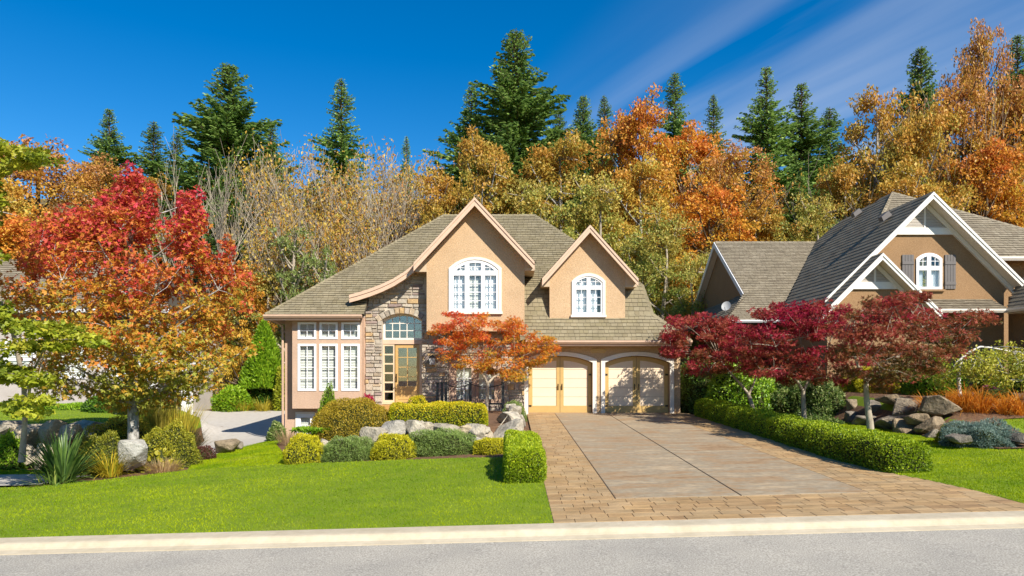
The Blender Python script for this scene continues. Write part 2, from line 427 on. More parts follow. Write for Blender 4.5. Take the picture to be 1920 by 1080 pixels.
rx = np.unique(np.concatenate([np.linspace(-250, -70, 6), np.linspace(-70, 70, 29), np.linspace(70, 250, 6)]))
ry = np.array([-7.0, -2, 3, 6, 8, 9.08])
RX, RY = np.meshgrid(rx, ry)
road = grid_mesh('road', RX, RY, 0.0266 * np.clip(RX, -70, 70) + 0.02 * np.clip((5 - RY) / 8, 0, 1), 'asphalt'); tag(road, 'pale grey asphalt road running across the foreground')
kp = [(9.06, -0.25), (9.06, 0.012), (9.20, 0.028), (9.235, 0.05), (9.255, 0.088), (9.28, 0.102), (9.33, 0.108), (9.61, 0.108), (9.62, -0.25)]
KX = np.repeat(rx[:, None], len(kp), 1); KY = np.repeat(np.array([p[0] for p in kp])[None], len(rx), 0)
KZ = 0.0266 * np.clip(KX, -70, 70) + np.array([p[1] for p in kp])[None]
kerb = grid_mesh('kerb', KX, KY, KZ, 'kerb_concrete', smooth=False); tag(kerb, 'rolled pale concrete kerb between road and lawn')

# driveway
de = [G(1290, 778), G(1400, 810), G(1560, 861), G(1660, 886), G(1740, 901), G(1830, 921), G(1920, 945)]
de_x = [p[0] for p in de]; de_y = [p[1] for p in de]
de_x[0] = 6.8; de_y[0] = 26.9
sl = (de_x[-1] - de_x[-2]) / (de_y[-1] - de_y[-2])
de_x.append(de_x[-1] + sl * (9.0 - de_y[-1])); de_y.append(9.0)
_o = np.argsort(de_y); _dx, _dy = np.array(de_x)[_o], np.array(de_y)[_o]
drive_r = lambda y: np.interp(y, _dy, _dx)
DL = 0.58
driveway, _ = rows_sheet('driveway', np.linspace(9.6, 27.2, 60), lambda y: 0 * y + DL, drive_r, 30, -0.004, 'joint')
tag(driveway, 'wide stamped concrete driveway leading up to the two garage doors')
def flat_piece(name, x0, x1, y0, y1, mat, parent, top=0.012, ch=0.010, ny=1):
    ys = np.linspace(y0, y1, ny + 1); b = B()
    for i in range(ny):
        a, c = ys[i], ys[i + 1]
        P = [(x0, a), (x1, a), (x1, c), (x0, c)]
        ins = [(x0 + ch, a + (ch if i == 0 else 0)), (x1 - ch, a + (ch if i == 0 else 0)), (x1 - ch, c - (ch if i == ny - 1 else 0)), (x0 + ch, c - (ch if i == ny - 1 else 0))]
        lo = [(x, y, Hf(x, y) - 0.03) for x, y in P]; mi = [(x, y, Hf(x, y) + top - 0.006) for x, y in P]; hi = [(x, y, Hf(x, y) + top) for x, y in ins]
        n = 4
        fs = [(8, 9, 10, 11)]
        for j in range(4):
            if (j == 2 and i < ny - 1) or (j == 0 and i > 0): continue
            k2 = (j + 1) % 4
            fs += [(j, k2, 4 + k2, 4 + j), (4 + j, 4 + k2, 8 + k2, 8 + j)]
        b.add(lo + mi + hi, fs)
    return b
SX0, SXM, SX1, SY0, SYM, SY1 = 1.65, 3.67, 5.72, 11.1, 16.1, 26.9
for xa, xb in ((SX0, SXM), (SXM, SX1)):
    for ya, yb in ((SY0, SYM), (SYM, SY1)):
        flat_piece('slab', xa + 0.012, xb - 0.012, ya + 0.006, yb - 0.006, None, None, ny=14).build('slab', 'slab_concrete', driveway)
bricks = []
rr = random.Random(3)
y = 9.64; row = 0
while y < 26.8:
    hgt = 0.235 if y < 11 else 0.24
    y2 = min(y + hgt, 26.9)
    if y < SY0 < y2 + 0.05: y2 = SY0
    segs = [(DL, float(drive_r((y + y2) / 2)))] if y2 <= SY0 + 1e-6 else [(DL, SX0), (SX1, float(drive_r((y + y2) / 2)))]
    for xa, xb in segs:
        x = xa; first = True
        while x < xb - 0.04:
            w = rr.choice([0.24, 0.30, 0.36, 0.42]) if not (first and row % 2) else 0.2
            first = False
            x2 = x + w
            if x2 > xb - 0.14: x2 = xb
            bricks.append((x + 0.002, x2 - 0.002, y + 0.002, y2 - 0.002))
            x = x2
    y = y2; row += 1
bricks.sort(key=lambda b: b[2])
rest = B()
for i, bk in enumerate(bricks):
    b = flat_piece('brick', *bk, None, None, top=0.006 + rr.uniform(-0.001, 0.001), ch=0.006)
    if i < 300: b.build('brick', 'brick_concrete', driveway)
    else: rest.add(b.v, b.f)
tag(rest.build('bricks', 'brick_concrete', driveway), kind='stuff')

# lawns
lawn_pts = []
bedp = [G(955, 858), G(890, 858), G(725, 863), G(605, 868), G(545, 866)]
pE, pF, pGp = G(55, 914), G(200, 899), G(352, 881)
YB = pGp[1]
fr = [(-30.0, pE[1] + 0.5), (pE[0] - 0.4, pE[1] + 0.2), pE[:2], pF[:2], pGp[:2], (bedp[-1][0] - 0.05, YB)] + [p[:2] for p in bedp] + [(DL + 0.2, bedp[0][1])]
front = poly1(fr)
_, a1 = cols_sheet('lawn', np.concatenate([np.linspace(-30, -14, 8), np.linspace(-13.6, DL, 60)]), lambda x: 0 * x + 9.6, front, 40, 0.0, 'lawn_base')
tag(_, 'bright green mown lawn between the road and the garden bed')
pJ = G(505, 822)
lx = poly1([pGp[:2], G(366, 862)[:2], G(440, 840)[:2], pJ[:2], (-9.0, 27.5)], 1)
lr = poly1([(bedp[-1][0], YB), (-6.4, 19.5), (-8.0, 23.5), (-8.7, 26.8), (-8.7, 27.5)], 1)
_, a2 = rows_sheet('lawn', np.linspace(YB, 27.0, 40), lambda y: np.minimum(lx(y), lr(y) - 0.05), lr, 14, 0.0, 'lawn_base')
tag(_, 'strip of lawn climbing from the front grass to the corner of the house')
_, a3 = rows_sheet('lawn', np.linspace(9.6, 24.5, 50), lambda y: drive_r(y) + 0.02, lambda y: 0 * y + 26, 50, 0.0, 'lawn_base')
tag(_, 'green lawn to the right of the driveway hedge')
_, a4 = rows_sheet('lawn', np.linspace(pE[1] + 2.6, 18.6, 10), lambda y: 0 * y - 18, lambda y: 0 * y - 10.6, 20, 0.0, 'lawn_base')
tag(_, 'narrow grass strip beside the pale path at the left edge')
_, a5 = rows_sheet('lawn', np.linspace(22.0, 31, 24), lambda y: 0 * y - 28, lambda y: -13.0 - 0.05 * (y - 22), 30, 0.0, 'lawn_base')
tag(_, 'raised lawn behind the stone wall on the left')
_, _2 = rows_sheet('path', np.linspace(pE[1] + 0.5, pE[1] + 2.6, 12), lambda y: 0 * y - 18, lambda y: -10.7 + 0.18 * (y - pE[1]), 16, 0.004, 'grey_concrete')
tag(_, 'pale concrete path at the left edge beyond the yucca')
sd_l = poly1([(-9.0, 18.5), (-10.2, 22), (-11.6, 25), (-12.4, 28), (-14.5, 32), (-22, 41)], 1)
sd_r = poly1([(-8.7, 18.5), (-9.15, 22), (-9.2, 26.2), (-8.8, 27), (-7.0, 32), (-5, 41)], 1)
_, _2 = rows_sheet('side_drive', np.linspace(19.5, 40.8, 60), sd_l, sd_r, 20, 0.012, 'grey_concrete')
tag(_, 'pale concrete side drive running back past the house corner', kind='structure')
_, _2 = rows_sheet('garden_bed', np.linspace(15.6, 27, 50), lambda y: 10.95 + 0.02 * (y - 15), poly1([(12.2, 15.6), (12.9, 18.5), (26, 19.6), (26, 27)], 1), 30, 0.03, 'soil')
tag(_, 'mulched planting bed around the rock wall', kind='structure')

# grass blades
def patch(x, y, f, seed):
    r = np.random.default_rng(seed); v = 0
    for i in range(6):
        a = r.uniform(0, 6.28); k = f * r.uniform(0.6, 1.8)
        v = v + np.sin(k * (x * np.cos(a) + y * np.sin(a)) + r.uniform(0, 6.28) + 1.3 * np.sin(0.7 * k * (x * np.sin(a) - y * np.cos(a))))
    return v / 6
def blades(area, n, dens_near=True, xlim=None):
    X, Y = area; r, c = X.shape
    i = rng.integers(0, r - 1, n); j = rng.integers(0, c - 1, n); u = rng.random(n); v = rng.random(n)
    ar = np.abs((X[i, j + 1] - X[i, j]) * (Y[i + 1, j] - Y[i, j]))
    x = X[i, j] * (1 - u) * (1 - v) + X[i, j + 1] * u * (1 - v) + X[i + 1, j] * (1 - u) * v + X[i + 1, j + 1] * u * v
    y = Y[i, j] * (1 - u) * (1 - v) + Y[i, j + 1] * u * (1 - v) + Y[i + 1, j] * (1 - u) * v + Y[i + 1, j + 1] * u * v
    keep = (rng.random(n) < ar / ar.max() * np.clip((17 / np.maximum(y, 8)) ** 1.5, 0.2, 2.2) / 2.2) & (np.abs(x / y) < 1.05)
    return x[keep], y[keep]
bx_, by_ = [], []
for area, n in ((a1, 1150000), (a2, 90000), (a3, 800000), (a4, 30000), (a5, 60000)):
    x, y = blades(area, n); bx_.append(x); by_.append(y)
x = np.concatenate(bx_); y = np.concatenate(by_)
inbed = (x > 10.9) & (y > 15.6) & ((x < 12.9) | (y > 19.4))
x, y = x[~inbed], y[~inbed]
n = len(x); z = H(x, y) - 0.005
hgt = rng.uniform(0.018, 0.040, n); wd = rng.uniform(0.004, 0.0085, n) * np.clip(y / 13, 0.8, 1.8)
ang = rng.uniform(0, 6.283, n); ln = rng.normal(0, 0.6, (n, 2)) * hgt[:, None]
P = np.stack([x, y, z], 1); wv = np.stack([np.cos(ang) * wd, np.sin(ang) * wd, 0 * z], 1)
tip = P + np.stack([ln[:, 0], ln[:, 1], hgt], 1)
V = np.stack([P - wv, P + wv, tip], 1).reshape(-1, 3)
f1 = np.clip(0.45 + 0.55 * patch(x, y, 0.9, 5) + 0.50 * patch(x, y, 3.2, 6) + 0.35 * patch(x, 2.5 * y, 5, 8) + rng.normal(0, 0.13, n), 0, 1)[:, None]
dry = (np.clip(patch(x, y, 2.3, 9) - 0.28, 0, 1) * 1.1)[:, None] * (rng.random((n, 1)) < 0.6)
col = np.array([0.175, 0.29, 0.003]) * (1 - f1) + np.array([0.42, 0.49, 0.005]) * f1
col = col * (1 - dry) + np.array([0.36, 0.36, 0.06]) * dry
grass = mesh_np('grass', V, np.arange(3 * n).reshape(-1, 3), 'grass_blade', tone=np.repeat(col, 3, 0))
tag(grass, 'short bright green grass blades of the lawns', 'grass', kind='stuff')

# ------------------------------------------------------------------ building kit
def window(parent, outer, lights, y, grids, glass='glass', frame_mat='white_paint', depth=0.10, backs=None, munt=0.028, face=-1, blind_gap=0.055, M=None, munt_mat=None):
    """outer: frame outline; lights: openings in it; grids: (columns, rows) of panes; backs: what hangs behind each light"""
    M = M or (lambda a, b2, d=0.0: (a, y + d, b2))
    w = holed('window', outer, lights, lambda a, b2: M(a, b2, 0.0), Vector(M(0, 0, depth)) - Vector(M(0, 0, 0)), frame_mat, parent)
    mb = B()
    for li, lp in enumerate(lights):
        nx, nz = grids[li]
        x0, x1 = min(p[0] for p in lp), max(p[0] for p in lp); z0, z1 = min(p[1] for p in lp), max(p[1] for p in lp)
        xs = [x0 + (x1 - x0) * i / nx for i in range(nx + 1)]; zs = [z0 + (z1 - z0) * i / nz for i in range(nz + 1)]
        for xx in xs[1:-1]:
            pl = clip([(xx - munt / 2, z0), (xx + munt / 2, z0), (xx + munt / 2, z1), (xx - munt / 2, z1)], lp)
            if pl: mb.prism([M(a, b2, 0.02) for a, b2 in pl], Vector(M(0, 0, 0.03)) - Vector(M(0, 0, 0)))
        for zz_ in zs[1:-1]:
            pl = clip([(x0, zz_ - munt / 2), (x1, zz_ - munt / 2), (x1, zz_ + munt / 2), (x0, zz_ + munt / 2)], lp)
            if pl: mb.prism([M(a, b2, 0.022) for a, b2 in pl], Vector(M(0, 0, 0.026)) - Vector(M(0, 0, 0)))
        for i in range(nx):
            for j in range(nz):
                pl = clip([(xs[i], zs[j]), (xs[i + 1], zs[j]), (xs[i + 1], zs[j + 1]), (xs[i], zs[j + 1])], lp)
                if len(pl) > 2:
                    B().prism([M(a, b2, 0.035) for a, b2 in pl], Vector(M(0, 0, 0.004)) - Vector(M(0, 0, 0))).build('pane', glass, w)
        bk = backs[li] if backs else None
        if bk == 'blind':
            b = B(); zq = z0
            while zq < z1:
                b.add([M(x0 - .02, zq, 0.15), M(x1 + .02, zq, 0.15), M(x1 + .02, zq + blind_gap * 0.90, 0.18), M(x0 - .02, zq + blind_gap * 0.90, 0.18)], [(0, 1, 2, 3)])
                zq += blind_gap
            tag(b.build('blind', 'blind', w), kind='stuff')
        elif bk in ('curtain', 'half'):
            b = B(); k = 14; xe = x1 if bk == 'curtain' else x0 + (x1 - x0) * 0.62
            A = [M(x0 - .03 + (xe - x0 + .06) * i / k, z0, 0.16 + 0.02 * math.sin(i * 2.1)) for i in range(k + 1)]
            T = [(p[0], p[1], z1) if abs(M(0, 1)[2] - M(0, 0)[2]) > 0 else p for p in A]
            b.loft(A, T).build('curtain', 'curtain', w)
    if mb.v: mb.build('muntins', munt_mat or frame_mat, w)
    return w
def casing(parent, outer, inner, y, depth, mat, name='trim', M=None):
    M = M or (lambda a, b2: (a, y, b2))
    if len(outer) == 4: return holed(name, outer, [inner], M, Vector((0, depth, 0)), mat, parent)
    A = [Vector(M(*p)) for p in outer[1:] + outer[:1]]; I = [Vector(M(p[0], A[0].z if i in (0, len(outer) - 1) else p[1])) for i, p in enumerate(inner[1:] + inner[:1])]
    o = Vector((0, depth, 0)); n = len(A); b = B()
    b.add(A + I + [p + o for p in A] + [p + o for p in I], [(i, i + 1, n + i + 1, n + i) for i in range(n - 1)] + [(2 * n + i, 2 * n + i + 1, i + 1, i) for i in range(n - 1)] + [(n + i, n + i + 1, 3 * n + i + 1, 3 * n + i) for i in range(n - 1)] + [(2 * n + i, 2 * n + i + 1, 3 * n + i + 1, 3 * n + i) for i in range(n - 1)] + [(0, n, 3 * n, 2 * n), (n - 1, 2 * n - 1, 4 * n - 1, 3 * n - 1)])
    return b.build(name, mat, parent)
def shingles(poly, expo=0.19, thick=0.022, seed=0, wr=(0.14, 0.28)):
    """courses of single shingles laid on a plane polygon: list of (8 verts) boxes"""
    P = [Vector(p) for p in poly]; nrm = Vector((0, 0, 0))
    for i in range(len(P)): nrm += P[i].cross(P[(i + 1) % len(P)])
    nrm.normalize()
    if nrm.z < 0: nrm = -nrm
    u = Vector((0, 0, 1)).cross(nrm).normalized(); v = nrm.cross(u).normalized()
    if v.z < 0: v = -v; 
    o = P[0]; Q = [((p - o).dot(u), (p - o).dot(v)) for p in P]
    v0, v1 = min(p[1] for p in Q), max(p[1] for p in Q)
    r = random.Random(seed); out = []; vv = v0 - 0.03
    while vv < v1 - 0.02:
        vm = min(max(vv + expo * 0.5, v0 + 1e-3), v1 - 1e-3); xs = []
        for i in range(len(Q)):
            a, b2 = Q[i], Q[(i + 1) % len(Q)]
            if (a[1] - vm) * (b2[1] - vm) < 0: xs.append(a[0] + (vm - a[1]) / (b2[1] - a[1]) * (b2[0] - a[0]))
        xs.sort()
        for xa, xb in zip(xs[::2], xs[1::2]):
            x = xa - r.uniform(0, 0.12)
            while x < xb:
                w = r.uniform(*wr); x2 = min(x + w, xb); x1_ = max(x, xa)
                if x2 - x1_ > 0.03:
                    j = r.uniform(-0.006, 0.006); th = thick * r.uniform(0.8, 1.25); top = min(vv + expo * 1.12, v1 + 0.02)
                    g = 0.004
                    c8 = []
                    for hh_b, hh_t in ((0.0, 0.0), (th + 0.006, 0.005)):
                        for (xx, yy, hh) in ((x1_ + g, vv + j, hh_b), (x2 - g, vv + j, hh_b), (x2 - g, top, hh_t), (x1_ + g, top, hh_t)):
                            c8.append(o + u * xx + v * yy + nrm * hh)
                    out.append(c8)
                x += w
        vv += expo
    return out
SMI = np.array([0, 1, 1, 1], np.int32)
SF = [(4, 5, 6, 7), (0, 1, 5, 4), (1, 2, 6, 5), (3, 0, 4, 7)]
def lay_shingles(parent, sets, mat, own=300):
    """sets: list of shingle lists, those that show largest first"""
    allc = [c for s in sets for c in s]
    for c in allc[:own]:
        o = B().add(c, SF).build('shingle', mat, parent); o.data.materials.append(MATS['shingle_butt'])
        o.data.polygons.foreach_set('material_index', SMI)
    restc = allc[own:]
    if restc:
        V = np.array([[tuple(p) for p in c] for c in restc]).reshape(-1, 3)
        base = (np.arange(len(restc)) * 8)[:, None, None]
        Fq = (base + np.array(SF)[None]).reshape(-1, 4)
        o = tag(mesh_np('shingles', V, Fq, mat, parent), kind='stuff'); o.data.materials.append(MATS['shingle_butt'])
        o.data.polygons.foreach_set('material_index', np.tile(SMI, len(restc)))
def caps(parent, segs, mat, step=0.24, w=0.11):
    b = B()
    for p, q2 in segs:
        p, q2 = Vector(p), Vector(q2); L = (q2 - p).length; d = (q2 - p) / L
        side = d.cross(Vector((0, 0, 1))).normalized(); up = side.cross(d)
        n = max(1, int(L / step))
        for i in range(n):
            a, e = p + d * (L * i / n), p + d * (L * (i + 1.12) / n)
            h0, h1 = 0.05, 0.03
            A = [a - side * w - up * 0.05, a + up * h0, a + side * w - up * 0.05]; E = [e - side * w * .95 - up * 0.06, e + up * h1, e + side * w * .95 - up * 0.06]
            b.add(A + E, [(0, 1, 4, 3), (1, 2, 5, 4), (0, 2, 1)])
    tag(b.build('ridge_caps', mat, parent), kind='stuff')
def slab(b, poly, th=0.10):
    P = [Vector(p) for p in poly]; n = Vector((0, 0, 0))
    for i in range(len(P)): n += P[i].cross(P[(i + 1) % len(P)])
    n.normalize()
    if n.z < 0: n = -n
    b.prism([tuple(p) for p in P], -n * th); return b
def rake_boards(parent, apex, lo, y, th, mat, depth=0.05, name='bargeboard', drop=0.30, second=0.10):
    """board under a gable edge, from apex (x,z) to lo (x,z) in the plane y, with a narrower strip on its upper edge"""
    ax, az = apex; lx_, lz = lo
    pl = [(ax, y, az), (lx_, y, lz), (lx_, y, lz - drop), (ax, y, az - drop)]
    o = B().prism(pl, (0, depth, 0)).build(name, mat, parent)
    pl = [(ax, y - 0.03, az + 0.01), (lx_, y - 0.03, lz + 0.01), (lx_, y - 0.03, lz - second), (ax, y - 0.03, az - second)]
    B().prism(pl, (0, 0.029, 0)).build('shingle_mould', mat, o)
    return o
def gutter(parent, a, b2, mat, outn, h=0.12, d=0.12):
    a, b2, o = Vector(a), Vector(b2), Vector(outn)
    prof = [(0, 0), (0, -h), (d * 0.6, -h), (d, -h * 0.45), (d, 0), (d * 0.85, 0), (d * 0.8, -h * 0.3), (0.02, -h * 0.3)]
    A = [a + o * p[0] + Vector((0, 0, p[1])) for p in prof]
    return B().prism([tuple(p) for p in A], b2 - a).build('gutter', mat, parent)

# ------------------------------------------------------------------ the stucco house with the stone entry
YG = 26.86
house = empty('house', (0, YG, 0.6), 'tan stucco house with stone entry, steep shingle roof and double garage', 'house')
XZ = lambda Y: (lambda a, b2: (a, Y, b2))
# --- garage front
o1 = arch(0.63, 3.12, 0.40, 2.88, 0.26); o2 = arch(3.60, 6.11, 0.40, 2.88, 0.26)
holed('wall', [(0.50, 0.2), (6.52, 0.2), (6.52, 3.62), (0.50, 3.62)], [o1, o2], XZ(YG), (0, 0.30, 0), 'stucco', house)
B().box(6.22, 6.519, YG + 0.302, 36, 0.2, 3.62).build('wall', 'stucco', house)
for xa, xb in ((0.63, 3.12), (3.60, 6.11)):
    out = arch(xa - 0.155, xb + 0.155, 0.40, 2.88 + 0.15, 0.285)
    casing(house, out, arch(xa, xb, 0.39, 2.88, 0.26), YG - 0.06, 0.10, 'cream_trim', 'door_trim', M=lambda a, b2: (a, YG - 0.06, b2))
    D = YG + 0.20
    xa2, xb2, xm = xa + 0.02, xb - 0.02, (xa + xb) / 2
    big = arch(xa2 + 0.15, xb2 - 0.15, 0.93, 2.70, 0.22)
    L = clip(big, [(xa, 0), (xm - 0.14, 0), (xm - 0.14, 4), (xa, 4)]); Rr = clip(big, [(xm + 0.14, 0), (xb, 0), (xb, 4), (xm + 0.14, 4)])
    gd = holed('garage_door', arch(xa2, xb2, 0.66, 2.86, 0.255), [L, Rr], XZ(D), (0, 0.06, 0), 'door_tan', house)
    for lp in (L, Rr):
        z0, z1 = 0.93, 2.70; n = 5
        for i in range(n):
            pl = clip([(xa, z0 + (z1 - z0) * i / n + 0.005), (xb, z0 + (z1 - z0) * i / n + 0.005), (xb, z0 + (z1 - z0) * (i + 1) / n - 0.005), (xa, z0 + (z1 - z0) * (i + 1) / n - 0.005)], lp)
            if len(pl) > 2: B().prism([(a, D + 0.022, b2) for a, b2 in pl], (0, 0.02, 0)).build('panel', 'door_cream', gd)
    B().box(xa + 0.1, xb - 0.1, D + 0.044, D + 0.058, 0.7, 2.6).build('backing', 'joint', gd)
    B().box(xm - 0.006, xm + 0.006, D - 0.004, D - 0.001, 0.67, 2.84).build('gap', 'dark_bronze', gd)
    for sx in (-1, 1):
        hb = B(); hx = xm + sx * 0.075
        hb.box(hx - 0.018, hx + 0.018, D - 0.012, D - 0.002, 1.55, 1.79); hb.tube([(hx, D - 0.012, 1.58), (hx, D - 0.06, 1.61), (hx, D - 0.06, 1.73), (hx, D - 0.012, 1.76)], 0.012)
        hb.build('handle', 'dark_bronze', gd)
        for hz in (0.93, 2.15):
            ex = xa2 if sx < 0 else xb2
            B().box(min(ex, ex - sx * 0.11), max(ex, ex - sx * 0.11), D - 0.014, D - 0.002, hz - 0.035, hz + 0.035).build('hinge', 'dark_bronze', gd)
    B().box(xa, xb, YG - 0.02, YG + 0.24, 0.45, 0.672).build('threshold', 'joint', house)
pq = [(XA(px, YG), ZA(py, YG)) for px, py in ((1106, 657.5), (1110, 653.5), (1133, 653.5), (1137, 657.5), (1133, 662), (1110, 662))]
B().prism([(a, YG - 0.03, b2) for a, b2 in pq], (0, 0.028, 0)).build('name_plaque', 'door_tan', house)
# --- stone front
xS0, xS1 = -5.68, 0.50
sw_px = [(776, 497), (758, 511), (738, 523.5), (716, 534), (694, 542.5), (672, 549.5), (655, 554)]
YSW = 26.22
sw = [(XA(a, YSW), ZA(b2, YSW)) for a, b2 in sw_px]
swx = np.array([p[0] for p in sw])[::-1]; swz = np.array([p[1] for p in sw])[::-1]
def ztop(x): return float(np.interp(x, swx, swz)) - 0.12
ax0, ax1, aspr, atop = XA(716.5, YG), XA(791, YG), ZA(600, YG), ZA(588, YG)
aloop = arch(ax0, ax1, 0.7, atop, atop - aspr, 16)
wx0, wx1, wz0, wz1 = XA(846, YG), XA(936, YG), 1.10, ZA(684, YG)     # window behind the small maple
outer = [(xS0, -0.4), (xS1, -0.4), (xS1, 3.9), (-2.9, 3.9), (-2.9, 6.2)] + [(x, ztop(x)) for x in np.linspace(-3.3, xS0, 10)]
stone_wall = holed('stone_wall', outer, [aloop, [(wx0, wz0), (wx1, wz0), (wx1, wz1), (wx0, wz1)]], XZ(YG), (0, 0.30, 0), 'mortar', house)
aw = (ax1 - ax0) / 2; ar_ = atop - aspr; rad = (aw * aw + ar_ * ar_) / (2 * ar_); acx, acz = (ax0 + ax1) / 2, atop - rad
RING = 0.27
r3 = random.Random(5); stone_list = []
z = 0.45
while z < 6.3:
    h = r3.choice([0.11, 0.14, 0.17, 0.20, 0.23, 0.26])
    x = xS0 - r3.uniform(0, 0.15)
    while x < xS1:
        w = r3.uniform(0.18, 0.52) * (1.15 if h < 0.16 else 1)
        cells = [(x, x + w, z, z + h)]
        if h > 0.19 and r3.random() < 0.35:
            k = r3.uniform(0.35, 0.65); cells = [(x, x + w, z, z + h * k), (x, x + w, z + h * k, z + h)]
        for a, b2, c, d in cells:
            g = 0.009; a2, b3, c2, d2 = max(a, xS0) + g, min(b2, xS1) - g, c + g, d - g
            xm, zm = (a2 + b3) / 2, (c2 + d2) / 2
            if b3 - a2 < 0.05: continue
            if xm > -3.0 and zm > 3.75: continue
            if xm > -3.25 and zm > 4.1: continue
            if zm > 3.9 and xm > -3.1: continue
            pl = [(a2 + r3.uniform(0, .012), c2 + r3.uniform(0, .012)), (b3 - r3.uniform(0, .012), c2 + r3.uniform(0, .012)), (b3 - r3.uniform(0, .012), d2 - r3.uniform(0, .012)), (a2 + r3.uniform(0, .012), d2 - r3.uniform(0, .012))]
            if xm < -3.0: pl = clip_half(pl, (b3 + .01, ztop(b3 + .01)), (a2 - .01, ztop(a2 - .01)))
            if len(pl) < 3: continue
            # keep clear of the arched entrance and its ring of stones
            if zm < aspr and b3 > ax0 - 0.01 and a2 < ax1 + 0.01:
                if a2 >= ax0 - 0.05 and b3 <= ax1 + 0.05: continue
                if xm < acx: pl = clip_half(pl, (ax0 - 0.008, 0), (ax0 - 0.008, 9))
                else: pl = clip_half(pl, (ax1 + 0.008, 9), (ax1 + 0.008, 0))
            elif zm >= aspr and acx - aw - RING < xm < acx + aw + RING:
                dx, dz = xm - acx, zm - acz; dd = math.hypot(dx, dz)
                if dd < rad + RING - 0.05: continue
                n_ = (dx / dd, dz / dd); q0 = (acx + n_[0] * (rad + RING), acz + n_[1] * (rad + RING))
                pl = clip_half(pl, (q0[0] - n_[1], q0[1] + n_[0]), (q0[0] + n_[1], q0[1] - n_[0]))
            if wz0 - 0.1 < zm < wz1 + 0.1 and b3 > wx0 - 0.1 and a2 < wx1 + 0.1:
                if a2 > wx0 - 0.14 and b3 < wx1 + 0.14: continue
                if xm < (wx0 + wx1) / 2: pl = clip_half(pl, (wx0 - 0.1, 0), (wx0 - 0.1, 9))
                else: pl = clip_half(pl, (wx1 + 0.1, 9), (wx1 + 0.1, 0))
            if len(pl) < 3: continue
            A = 0.5 * abs(sum(pl[i][0] * pl[(i + 1) % len(pl)][1] - pl[(i + 1) % len(pl)][0] * pl[i][1] for i in range(len(pl))))
            if A < 0.004: continue
            stone_list.append(pl)
        x += w
    z += h
nv = 11; aa = math.asin(min(1, aw / rad))
for i in range(nv):
    t0, t1 = -aa - 0.12 + (2 * aa + 0.24) * i / nv, -aa - 0.12 + (2 * aa + 0.24) * (i + 1) / nv
    e = 0.010 / rad; ro = rad + RING * r3.uniform(0.85, 1.0) - 0.01
    stone_list.append([(acx + math.sin(t0 + e) * rad, acz + math.cos(t0 + e) * rad), (acx + math.sin(t0 + e) * ro, acz + math.cos(t0 + e) * ro), (acx + math.sin(t1 - e) * ro, acz + math.cos(t1 - e) * ro), (acx + math.sin(t1 - e) * rad, acz + math.cos(t1 - e) * rad)][::-1])
stone_list.sort(key=lambda pl: -abs(sum(pl[i][0] * pl[(i + 1) % len(pl)][1] - pl[(i + 1) % len(pl)][0] * pl[i][1] for i in range(len(pl)))))
rest = B()
for i, pl in enumerate(stone_list):
    d = r3.uniform(0.025, 0.07); n = len(pl); cxs = sum(p[0] for p in pl) / n; czs = sum(p[1] for p in pl) / n
    k = 0.90
    fr_ = [((p[0] - cxs) * k + cxs, (p[1] - czs) * k + czs) for p in pl]
    b = B().add([(p[0], YG + 0.002, p[1]) for p in pl] + [(p[0], YG - d * 0.7, p[1]) for p in pl] + [(p[0], YG - d - r3.uniform(0, 0.012), p[1]) for p in fr_],
                [(j, (j + 1) % n, n + (j + 1) % n, n + j) for j in range(n)] + [(n + j, n + (j + 1) % n, 2 * n + (j + 1) % n, 2 * n + j) for j in range(n)] + [tuple(range(2 * n, 3 * n))])
    if i < 300: b.build('stone', 'stone', stone_wall)
    else: rest.add(b.v, b.f)
if rest.v: tag(rest.build('stones', 'stone', stone_wall), kind='stuff')
# entrance: arched window above, door and sidelight below, set back
YD = YG + 0.26
sz = ZA(637, YD)
fl = arch(ax0 - 0.02, ax1 + 0.02, sz, atop + 0.02, atop - aspr, 14)
inn = arch(ax0 + 0.07, ax1 - 0.05, sz + 0.07, atop - 0.07, (atop - aspr) * 0.93, 14)
window(house, fl, [inn], YD, [(5, 3)], glass='glass_mirror', frame_mat='cream_trim', munt=0.032)
B().box(ax0 - 0.02, ax1 + 0.02, YD - 0.02, YD + 0.12, sz - 0.17, sz - 0.002).build('transom_beam', 'fascia', house)
fz = 1.06
dx0, dx1 = XA(740, YD), XA(788, YD); sx0, sx1 = XA(717.5, YD), XA(739.5, YD); dt = sz - 0.175
B().box(ax0 - 0.02, sx0 - 0.002, YD, YD + 0.1, fz, dt).build('door_jamb', 'sash_pale', house)
n = 6; sl_l = [arch(sx0 + 0.07, sx1 - 0.05, fz + 0.06 + (dt - fz - 0.10) * i / n + 0.03, fz + 0.06 + (dt - fz - 0.10) * (i + 1) / n - 0.03) for i in range(n)]
window(house, arch(sx0, sx1, fz, dt), sl_l, YD, [(1, 1)] * n, glass='glass_clear', frame_mat='sash_pale')
pw0, pw1, pz0, pz1 = dx0 + 0.115, dx1 - 0.13, fz + 0.62, dt - 0.13
dl = []
for i in range(2):
    for j in range(4):
        dl.append(arch(pw0 + (pw1 - pw0) * i / 2 + 0.016, pw0 + (pw1 - pw0) * (i + 1) / 2 - 0.016, pz0 + (pz1 - pz0) * j / 4 + 0.014, pz0 + (pz1 - pz0) * (j + 1) / 4 - 0.014))
fd = window(house, arch(dx0 + 0.02, dx1 - 0.03, fz + 0.01, dt - 0.01), dl, YD + 0.03, [(1, 1)] * 8, glass='glass_mirror', frame_mat='door_wood', depth=0.06)
fd.name = 'front_door'; fd.data.name = 'front_door'
for j in range(2):
    B().box(pw0 + 0.02, pw1 - 0.02, YD + 0.018, YD + 0.029, fz + 0.12 + 0.21 * j, fz + 0.30 + 0.21 * j).build('panel', 'door_wood', fd)
